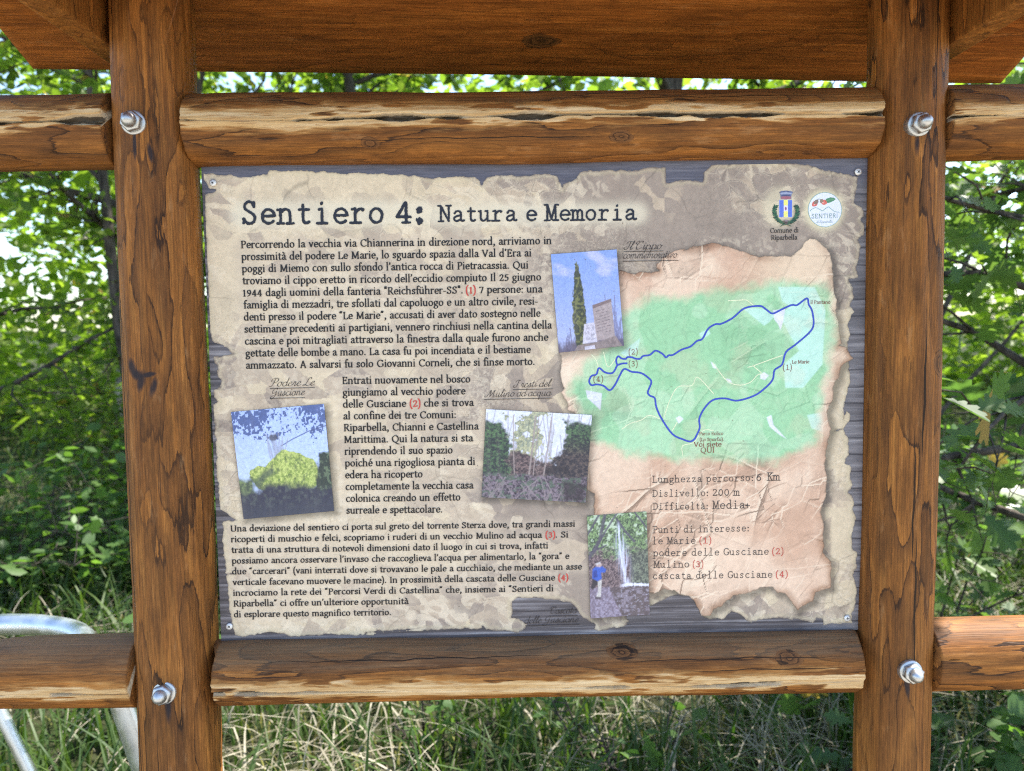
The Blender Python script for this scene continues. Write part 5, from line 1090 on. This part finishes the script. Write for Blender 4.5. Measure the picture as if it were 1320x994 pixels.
W = NT('pale_gravel'); tc = W.n('TexCoord'); f1, _ = W.noise(tc.outputs['Object'], 3, 4, .6); f2, _ = W.noise(tc.outputs['Object'], 70, 4, .7)
W.col(W.mixc(W.ramp(f2, [(.4, 0.0), (.65, 1.0)]), W.ramp(f1, [(.3, (.30, .255, .19)), (.7, (.42, .37, .29))]), (.50, .46, .39))); W.rough(.95, .1); W.bump(f2, .5, .01)
pxs = np.linspace(-14, 14, 60); e0 = -5.6+.3*(fbm(pxs*.6, pxs*0, 5, 3)-.5); e1 = -.30+.25*(fbm(pxs*.9, pxs*0+4, 6, 3)-.5)
V = [(x, a, .016) for x, a in zip(pxs, e0)]+[(x, b, .016) for x, b in zip(pxs, e1)]
p_ = link('path', face_mesh('path', V, [(i, i+1, 61+i, 60+i) for i in range(59)]), W.m); p_['kind'] = 'structure'  # unseen pale strip, added to bounce sunlight onto the panel and roof underside

# ------------------------------------------------------------------ foliage
def leaf_mat(name, a, b, trans=.55, gloss=.42, dry=None):
    W = NT(name); t = W.attr('tint'); tc = W.n('TexCoord'); f, _ = W.noise(tc.outputs['Object'], 35, 3, .6)
    c = W.mixc(t, a, b); c = W.mixc(W.ramp(f, [(.35, .35), (.65, 0.0)]), c, tuple(v*.6 for v in a))
    if dry: c = W.mixc(W.math('GREATER_THAN', t, .965), c, dry)
    W.col(c); W.rough(gloss, .35)
    tr = W.n('BsdfTranslucent'); tc2 = W.mixc(1.0, c, (1.35, 1.5, .55), 'MULTIPLY'); W.l(tc2, tr.inputs[0])
    mx = W.n('MixShader'); mx.inputs[0].default_value = trans; W.l(W.b.outputs[0], mx.inputs[1]); W.l(tr.outputs[0], mx.inputs[2]); W.l(mx.outputs[0], W.out.inputs[0]); return W.m
M_LEAF = leaf_mat('broad_leaf', (.095, .165, .030), (.230, .310, .055), .62, dry=(.30, .22, .07))
M_LEAF2 = leaf_mat('bush_leaf', (.075, .150, .045), (.150, .250, .072), .55)
M_OAK = leaf_mat('oak_leaf', (.078, .145, .055), (.160, .245, .072), .48, .34, dry=(.34, .22, .09))
M_FAR = leaf_mat('woodland_leaf', (.120, .195, .034), (.29, .37, .070), .68)
M_GRASS = leaf_mat('grass_blade', (.038, .082, .018), (.095, .145, .036), .4, .5)
M_STRAW = leaf_mat('dry_straw', (.19, .165, .11), (.50, .45, .35), .3, .6)
W = NT('bark'); tc = W.n('TexCoord'); f, _ = W.noise(W.scale(tc.outputs['Object'], (30, 30, 7)), 1, 5, .65); W.col(W.ramp(f, [(.35, (.030, .024, .019)), (.65, (.115, .095, .078))])); W.rough(.9, .2); W.bump(f, .6, .01); M_BARK = W.m
W = NT('pale_bark'); tc = W.n('TexCoord'); f, _ = W.noise(W.scale(tc.outputs['Object'], (30, 30, 9)), 1, 5, .65); W.col(W.ramp(f, [(.35, (.16, .14, .12)), (.65, (.42, .38, .34))])); W.rough(.85, .2); W.bump(f, .4, .01); M_PALEB = W.m

def tmpl_simple():
    V = np.array([(0, 0, 0), (.27, .30, .05), (.25, .66, .03), (0, 1, -.06), (-.25, .66, .03), (-.27, .30, .05)], float); return V, [(0, 1, 2, 3), (0, 3, 4, 5)]
def tmpl_round():
    V = np.array([(0, 0, 0), (.30, .22, .05), (.42, .52, .06), (.28, .84, .02), (0, 1, -.05), (-.28, .84, .02), (-.42, .52, .06), (-.30, .22, .05)], float); return V, [(0, 1, 2, 3, 4), (0, 4, 5, 6, 7)]
def tmpl_oak():
    h = [(0, 0), (.05, .10), (.17, .16), (.11, .27), (.31, .36), (.30, .43), (.15, .45), (.39, .60), (.37, .68), (.19, .66), (.29, .82), (.22, .88), (.10, .84), (.07, .97), (0, 1.0)]
    V = [(x, y, .10*x-.10*y*y) for x, y in h]; n = len(V); V += [(-x*.94, y+.02*(0 < i < n-1), .10*x-.10*y*y) for i, (x, y) in enumerate(h) if 0 < i < n-1]
    return np.array(V, float), [tuple(range(n)), tuple([0]+[n-1]+list(range(2*n-3, n-1, -1)))]
def tmpl_weed():                              # a divided leaf of three lobes
    V = [(0, 0, 0), (.10, .25, .02), (.42, .34, .05), (.20, .50, .02), (.24, .78, .0), (0, 1, -.10), (-.24, .78, 0), (-.20, .50, .02), (-.42, .34, .05), (-.10, .25, .02)]; return np.array(V, float), [(0, 1, 2, 3, 4, 5), (0, 5, 6, 7, 8, 9)]
def leaf_cloud(name, P, D, N, S, tm, mat, parent, rng, tint=None, curl=.0):
    V0, F0 = tm; n = len(P); D = D/np.linalg.norm(D, axis=1, keepdims=True)
    X_l = np.cross(D, N); X_l /= np.linalg.norm(X_l, axis=1, keepdims=True)+1e-9; Nn = np.cross(X_l, D)
    wid = rng.uniform(.8, 1.15, n); cup = rng.uniform(-.6, 1.8, n)
    V = P[:, None, :] + S[:, None, None]*(V0[None, :, 0:1]*X_l[:, None, :]*wid[:, None, None] + V0[None, :, 1:2]*D[:, None, :] + V0[None, :, 2:3]*Nn[:, None, :]*cup[:, None, None])
    m = len(V0); off = np.arange(n)*m
    lens = np.array([len(f) for f in F0]); flat = np.concatenate([np.array(f) for f in F0])
    loops = (off[:, None]+flat[None, :]).ravel(); tot = np.tile(lens, n); st = np.concatenate([[0], np.cumsum(tot)[:-1]])
    me = np_mesh(name, V.reshape(-1, 3), loops, st, tot)
    t = rng.uniform(0, 1, n) if tint is None else tint; set_f(me, 'tint', np.repeat(t, m))
    return link(name, me, mat, parent)
def limb(p, d, L, r, rng, droop=0.0, wob=.25, n=7):
    pts = [p]; rad = [r]; d = d/np.linalg.norm(d)
    for k in range(n):
        d = d + rng.normal(0, wob/n*1.6, 3) + np.array([0, 0, -droop/n]); d /= np.linalg.norm(d); pts.append(pts[-1]+d*L/n); rad.append(r*(1-.82*(k+1)/n))
    return pts, rad
def tubes(name, limbs, mat, parent, seg=7):
    V = []; F = []; n = 0
    for pts, rad in limbs:
        v, f = tube_path(pts, rad, seg); V += v; F += [tuple(i+n for i in q) for q in f]; n += len(v)
    return link(name, face_mesh(name, V, F, True), mat, parent)
def tree(name, label, cat, x, y, h, r, seed, nb, leafn, leafs, tm, mat, bark, lean=(0, 0), spread=1.0, low=.25, droop=.2, group=None, forks=1, twigL=.35):
    rng = np.random.default_rng(seed); z0 = float(gz(np.array([x]), np.array([y]))[0])-.06
    t = thing(name, label, cat, (x, y, z0), group)
    trunk = []
    for fk in range(forks):
        d = np.array([lean[0]+(fk*.42 if fk else 0), lean[1]+(.1*fk), 1.0]); trunk.append(limb(np.array([.06*fk, 0, 0.]), d, h*(1-.12*fk), r*(1-.25*fk), rng, 0, .30, 14))
    tips = []; limbs = []
    for b in range(nb):
        pts, rad = trunk[b % forks]; f = low+(1-low)*((b+.5)/nb)**.85; k = min(int(f*14), 13); p = pts[k]+(pts[k+1]-pts[k])*(f*14-k); a = b*2.4+rng.uniform(-.5, .5)
        L = spread*h*(.42-.24*f)*rng.uniform(.7, 1.25); d = np.array([math.cos(a), math.sin(a), rng.uniform(.0, .75)])
        lp, lr = limb(p, d, L, rad[k]*.55, rng, droop, .6, 7); limbs.append((lp, lr))
        for j in range(2, 8):
            for s in range(2):
                dd = rng.normal(0, 1, 3); dd[2] = dd[2]*.5; tp, tr_ = limb(lp[j], dd+np.array([math.cos(a), math.sin(a), .1])*.7, twigL*rng.uniform(.5, 1.2)*L**.5, max(lr[j]*.5, .0035), rng, droop, .7, 4); limbs.append((tp, tr_)); tips.append(np.array(tp))
    tubes('trunk', trunk, bark, t, 10); tubes('branch', limbs, bark, t, 5)
    T = np.concatenate(tips); base = np.repeat(np.arange(len(T)), 1+leafn//len(T))[:leafn]; base = rng.permutation(len(T)*(1+leafn//len(T))) % len(T); base = base[:leafn]
    P = T[base]+rng.normal(0, .045*h**.5*twigL*1.4, (leafn, 3)); D = rng.normal(0, 1, (leafn, 3))*[1, 1, .55]+[0, 0, -.25]; N = rng.normal(0, .55, (leafn, 3))+[0, 0, 1]
    leaf_cloud('crown', P, D, N, leafs*rng.uniform(.6, 1.25, leafn), tm, mat, t, rng)
    return t
G_TREES = 'trees behind the notice board'
SM = tmpl_simple(); RD = tmpl_round(); OK_ = tmpl_oak(); WD = tmpl_weed()
tree('forked_tree', 'dark forked tree with crossing stems left of the left post', 'tree', -2.75, 4.7, 5.4, .10, 3, 22, 5200, .085, SM, M_LEAF, M_BARK, (.10, 0), 1.0, .22, .25, G_TREES, 2)
tree('slender_tree', 'slender dark straight trunk rising under the upper left rail', 'tree', -2.35, 4.0, 5.6, .048, 8, 20, 3600, .080, SM, M_LEAF, M_BARK, (-.03, 0), .8, .38, .2, G_TREES)
tree('pale_tree', 'thin pale-barked tree standing deep in the thicket at far left', 'tree', -4.4, 7.6, 5.8, .075, 12, 22, 4200, .10, SM, M_LEAF, M_PALEB, (.04, 0), .9, .3, .2, G_TREES)
tree('leaning_tree', 'leaning thin tree at the left edge of the photo', 'tree', -3.3, 3.6, 4.6, .05, 19, 24, 4800, .075, SM, M_LEAF, M_BARK, (-.22, .05), 1.0, .2, .3, G_TREES)
tree('broadleaf_tree', 'leafy tree showing in the gap between roof and upper rail', 'tree', -.9, 4.6, 5.0, .09, 27, 26, 6500, .095, SM, M_LEAF, M_BARK, (.02, 0), 1.1, .25, .25, G_TREES)
tree('dark_tree', 'tree with thick dark trunk behind the right end of the roof gap', 'tree', 1.35, 5.6, 6.2, .17, 33, 20, 4200, .095, SM, M_LEAF, M_BARK, (-.05, 0), .9, .42, .25, G_TREES)
tree('thin_tree', 'thin multi-stemmed tree with bare lower stems right of the right post', 'tree', 3.05, 5.4, 5.2, .05, 41, 18, 2600, .085, SM, M_LEAF, M_BARK, (.03, 0), .9, .35, .2, G_TREES, 3)
tree('oak_tree', 'oak with dark lobed leaves hanging close beside the right post', 'oak tree', 2.05, 1.55, 3.3, .045, 52, 30, 1900, .125, OK_, M_OAK, M_BARK, (-.05, 0), 1.15, .16, .5, None, 1, .42)
def bush(name, label, cat, x, y, w, h, seed, n, ls, tm, mat, stems=9, up=.3):
    rng = np.random.default_rng(seed); z0 = float(gz(np.array([x]), np.array([y]))[0])-.03; t = thing(name, label, cat, (x, y, z0)); lim = []; T = []
    for s in range(stems):
        a = rng.uniform(0, 6.28); d = np.array([math.cos(a)*w/h*.7, math.sin(a)*w/h*.7, 1.0]); lp, lr = limb(np.array([.05*math.cos(a), .05*math.sin(a), 0]), d, h*rng.uniform(.7, 1.15), .007, rng, .3, .6, 8); lim.append((lp, lr)); T += lp[2:]
        for j in range(2, 9):
            for q in range(2):
                tp, tr_ = limb(lp[j], rng.normal(0, 1, 3)*[1, 1, .5]+[0, 0, .2], w*.45*rng.uniform(.4, 1), .003, rng, .2, .6, 4); lim.append((tp, tr_)); T += tp[1:]
    tubes('stem', lim, M_BARK, t, 5); T = np.array(T); b = rng.integers(0, len(T), n); P = T[b]+rng.normal(0, .03, (n, 3)); P[:, 2] = np.maximum(P[:, 2], .03)
    leaf_cloud('foliage', P, rng.normal(0, 1, (n, 3))*[1, 1, .4], rng.normal(0, .45, (n, 3))+[0, 0, 1], ls*rng.uniform(.6, 1.2, n), tm, mat, t, rng); return t
bush('undergrowth_bush', 'dense green bush beside the left post at knee height', 'bush', -1.85, 3.2, .85, .80, 61, 900, .085, WD, M_LEAF2, 14)
bush('undergrowth_bush', 'broad-leaved dark bush at the left edge of the photo', 'bush', -3.0, 3.3, 1.0, 1.05, 62, 1100, .085, SM, M_LEAF2, 14)
bush('thicket_bush', 'shaded bush at the foot of the forked dark tree', 'bush', -2.7, 4.9, 1.4, 1.6, 63, 1700, .085, SM, M_LEAF, 16)
bush('round_leaf_shrub', 'low shrub of round leaves under the lower right rail', 'shrub', 1.37, 1.02, .26, .50, 64, 150, .070, RD, M_LEAF2, 6)
bush('oak_sapling', 'oak seedling with pale lobed leaves beside the foot of the right post', 'sapling', .82, 1.02, .20, .36, 65, 36, .13, OK_, M_OAK, 3)
bush('oak_shrub', 'low oak shrub with lobed leaves above the lower right rail', 'shrub', 1.62, 1.95, .55, 1.0, 66, 210, .115, OK_, M_OAK, 7)
bush('leafy_weed', 'small light green weed in the straw behind the left post', 'weed', -.98, .92, .16, .34, 67, 46, .075, SM, M_LEAF2, 5)
bush('leafy_weed', 'leafy weed growing in the grass under the middle of the board', 'weed', .30, 1.25, .22, .34, 68, 70, .065, SM, M_LEAF2, 7)
bush('leafy_weed', 'broad-leaved weed above the metal tube ring', 'weed', -1.42, 1.75, .20, .55, 69, 46, .085, RD, M_LEAF2, 5)
bush('leafy_weed', 'lobed green weed left of the middle under the board', 'weed', -.28, 1.35, .18, .30, 70, 36, .07, WD, M_LEAF2, 5)
bush('hazel_bush', 'tall leafy bush hidden behind the sign panel', 'bush', .2, 3.6, 1.4, 1.9, 71, 2200, .085, SM, M_LEAF, 14)
bush('scrub_bush', 'shaded scrub with bare twigs behind the oak', 'bush', 2.6, 3.4, 1.0, 1.0, 72, 700, .075, SM, M_LEAF2, 14)

# the far wood that closes the view: one mass
rng = np.random.default_rng(5); n = 76000
xx_ = rng.uniform(-17, 17, n); yy_ = rng.uniform(6.8, 15, n); top = 4.6+3.6*fbm(xx_*.35, yy_*.35, 95, 3); zz_ = gz(xx_, yy_)+rng.uniform(0, 1, n)**1.35*top
cl = fbm(xx_*.7+9, zz_*.7+yy_*.4, 97, 4); keep = cl > .42; P = np.stack([xx_, yy_, zz_], 1)[keep]; k = len(P)
wo = leaf_cloud('woodland', P, rng.normal(0, 1, (k, 3))*[1, 1, .5], rng.normal(0, .6, (k, 3))+[0, 0, 1], .21*rng.uniform(.6, 1.3, k), SM, M_FAR, None, rng); tag(wo, 'sunlit green woodland closing the view behind the trees', 'woodland', kind='stuff')

# ------------------------------------------------------------------ grass
def blades(name, n, seed, mat, hmin, hmax, w, bend, area, dens=None, label='', flat=0.0):
    rng = np.random.default_rng(seed); x = rng.uniform(area[0], area[1], n*3); y = area[2]+(area[3]-area[2])*rng.uniform(0, 1, n*3)**1.25
    d = fbm(x*1.6+seed, y*1.6, seed, 3); k = np.argsort(-(d+rng.uniform(0, .55, n*3)))[:n]; x, y = x[k], y[k]
    h = rng.uniform(hmin, hmax, n); a = rng.uniform(0, 6.28, n); b = rng.uniform(.15, 1, n)*bend; lx, ly = np.cos(a), np.sin(a); m = 6; V = np.zeros((n, m, 2, 3)); ww = w*rng.uniform(.6, 1.4, n); yaw = a+1.57+rng.normal(0, .5, n)
    kink = rng.uniform(0, 1, n) < .3; kk = rng.integers(2, 5, n)
    for j in range(m):
        t = j/(m-1); out = h*b*t**1.8; zz = h*(t-.35*b*t*t)*(1-flat*.75*t); out = out+np.where(kink & (j > kk), h*.28*(j-kk)/3.0, 0); zz = zz-np.where(kink & (j > kk), h*.22*(j-kk)/2.0, 0)
        zz = np.maximum(zz, .012); px = x+lx*out; py = y+ly*out; pz = gz(px, py)+zz-.01*(j == 0); w_ = ww*(1-t**2.2)*.5+.0003
        V[:, j, 0] = np.stack([px-np.cos(yaw)*w_, py-np.sin(yaw)*w_, pz], 1); V[:, j, 1] = np.stack([px+np.cos(yaw)*w_, py+np.sin(yaw)*w_, pz], 1)
    i = np.arange(n)[:, None]*m*2; j = np.arange(m-1)[None, :]*2; Q = np.stack([i+j, i+j+1, i+j+3, i+j+2], -1).reshape(-1, 4)
    me = quad_mesh(name, V.reshape(-1, 3), Q, True); set_f(me, 'tint', np.repeat(rng.uniform(0, 1, n), m*2)); return tag(link(name, me, mat), label, 'grass', kind='stuff')
blades('grass', 14000, 3, M_GRASS, .16, .46, .0105, .9, (-4.2, 4.0, .35, 6.5), label='green grass growing behind the board')
blades('dry_grass', 6800, 4, M_STRAW, .18, .55, .0062, 1.3, (-4.2, 4.0, .35, 5.5), label='pale dry grass stalks lying among the green', flat=.55)
blades('grass_verge', 5000, 6, M_GRASS, .05, .14, .007, .9, (-4.5, 4.5, -.45, .5), label='short grass at the foot of the board')
blades('meadow_grass', 9000, 8, M_GRASS, .18, .45, .014, 1.0, (-9.5, 8.5, 2.2, 10.5), label='rough grass spreading under the trees')
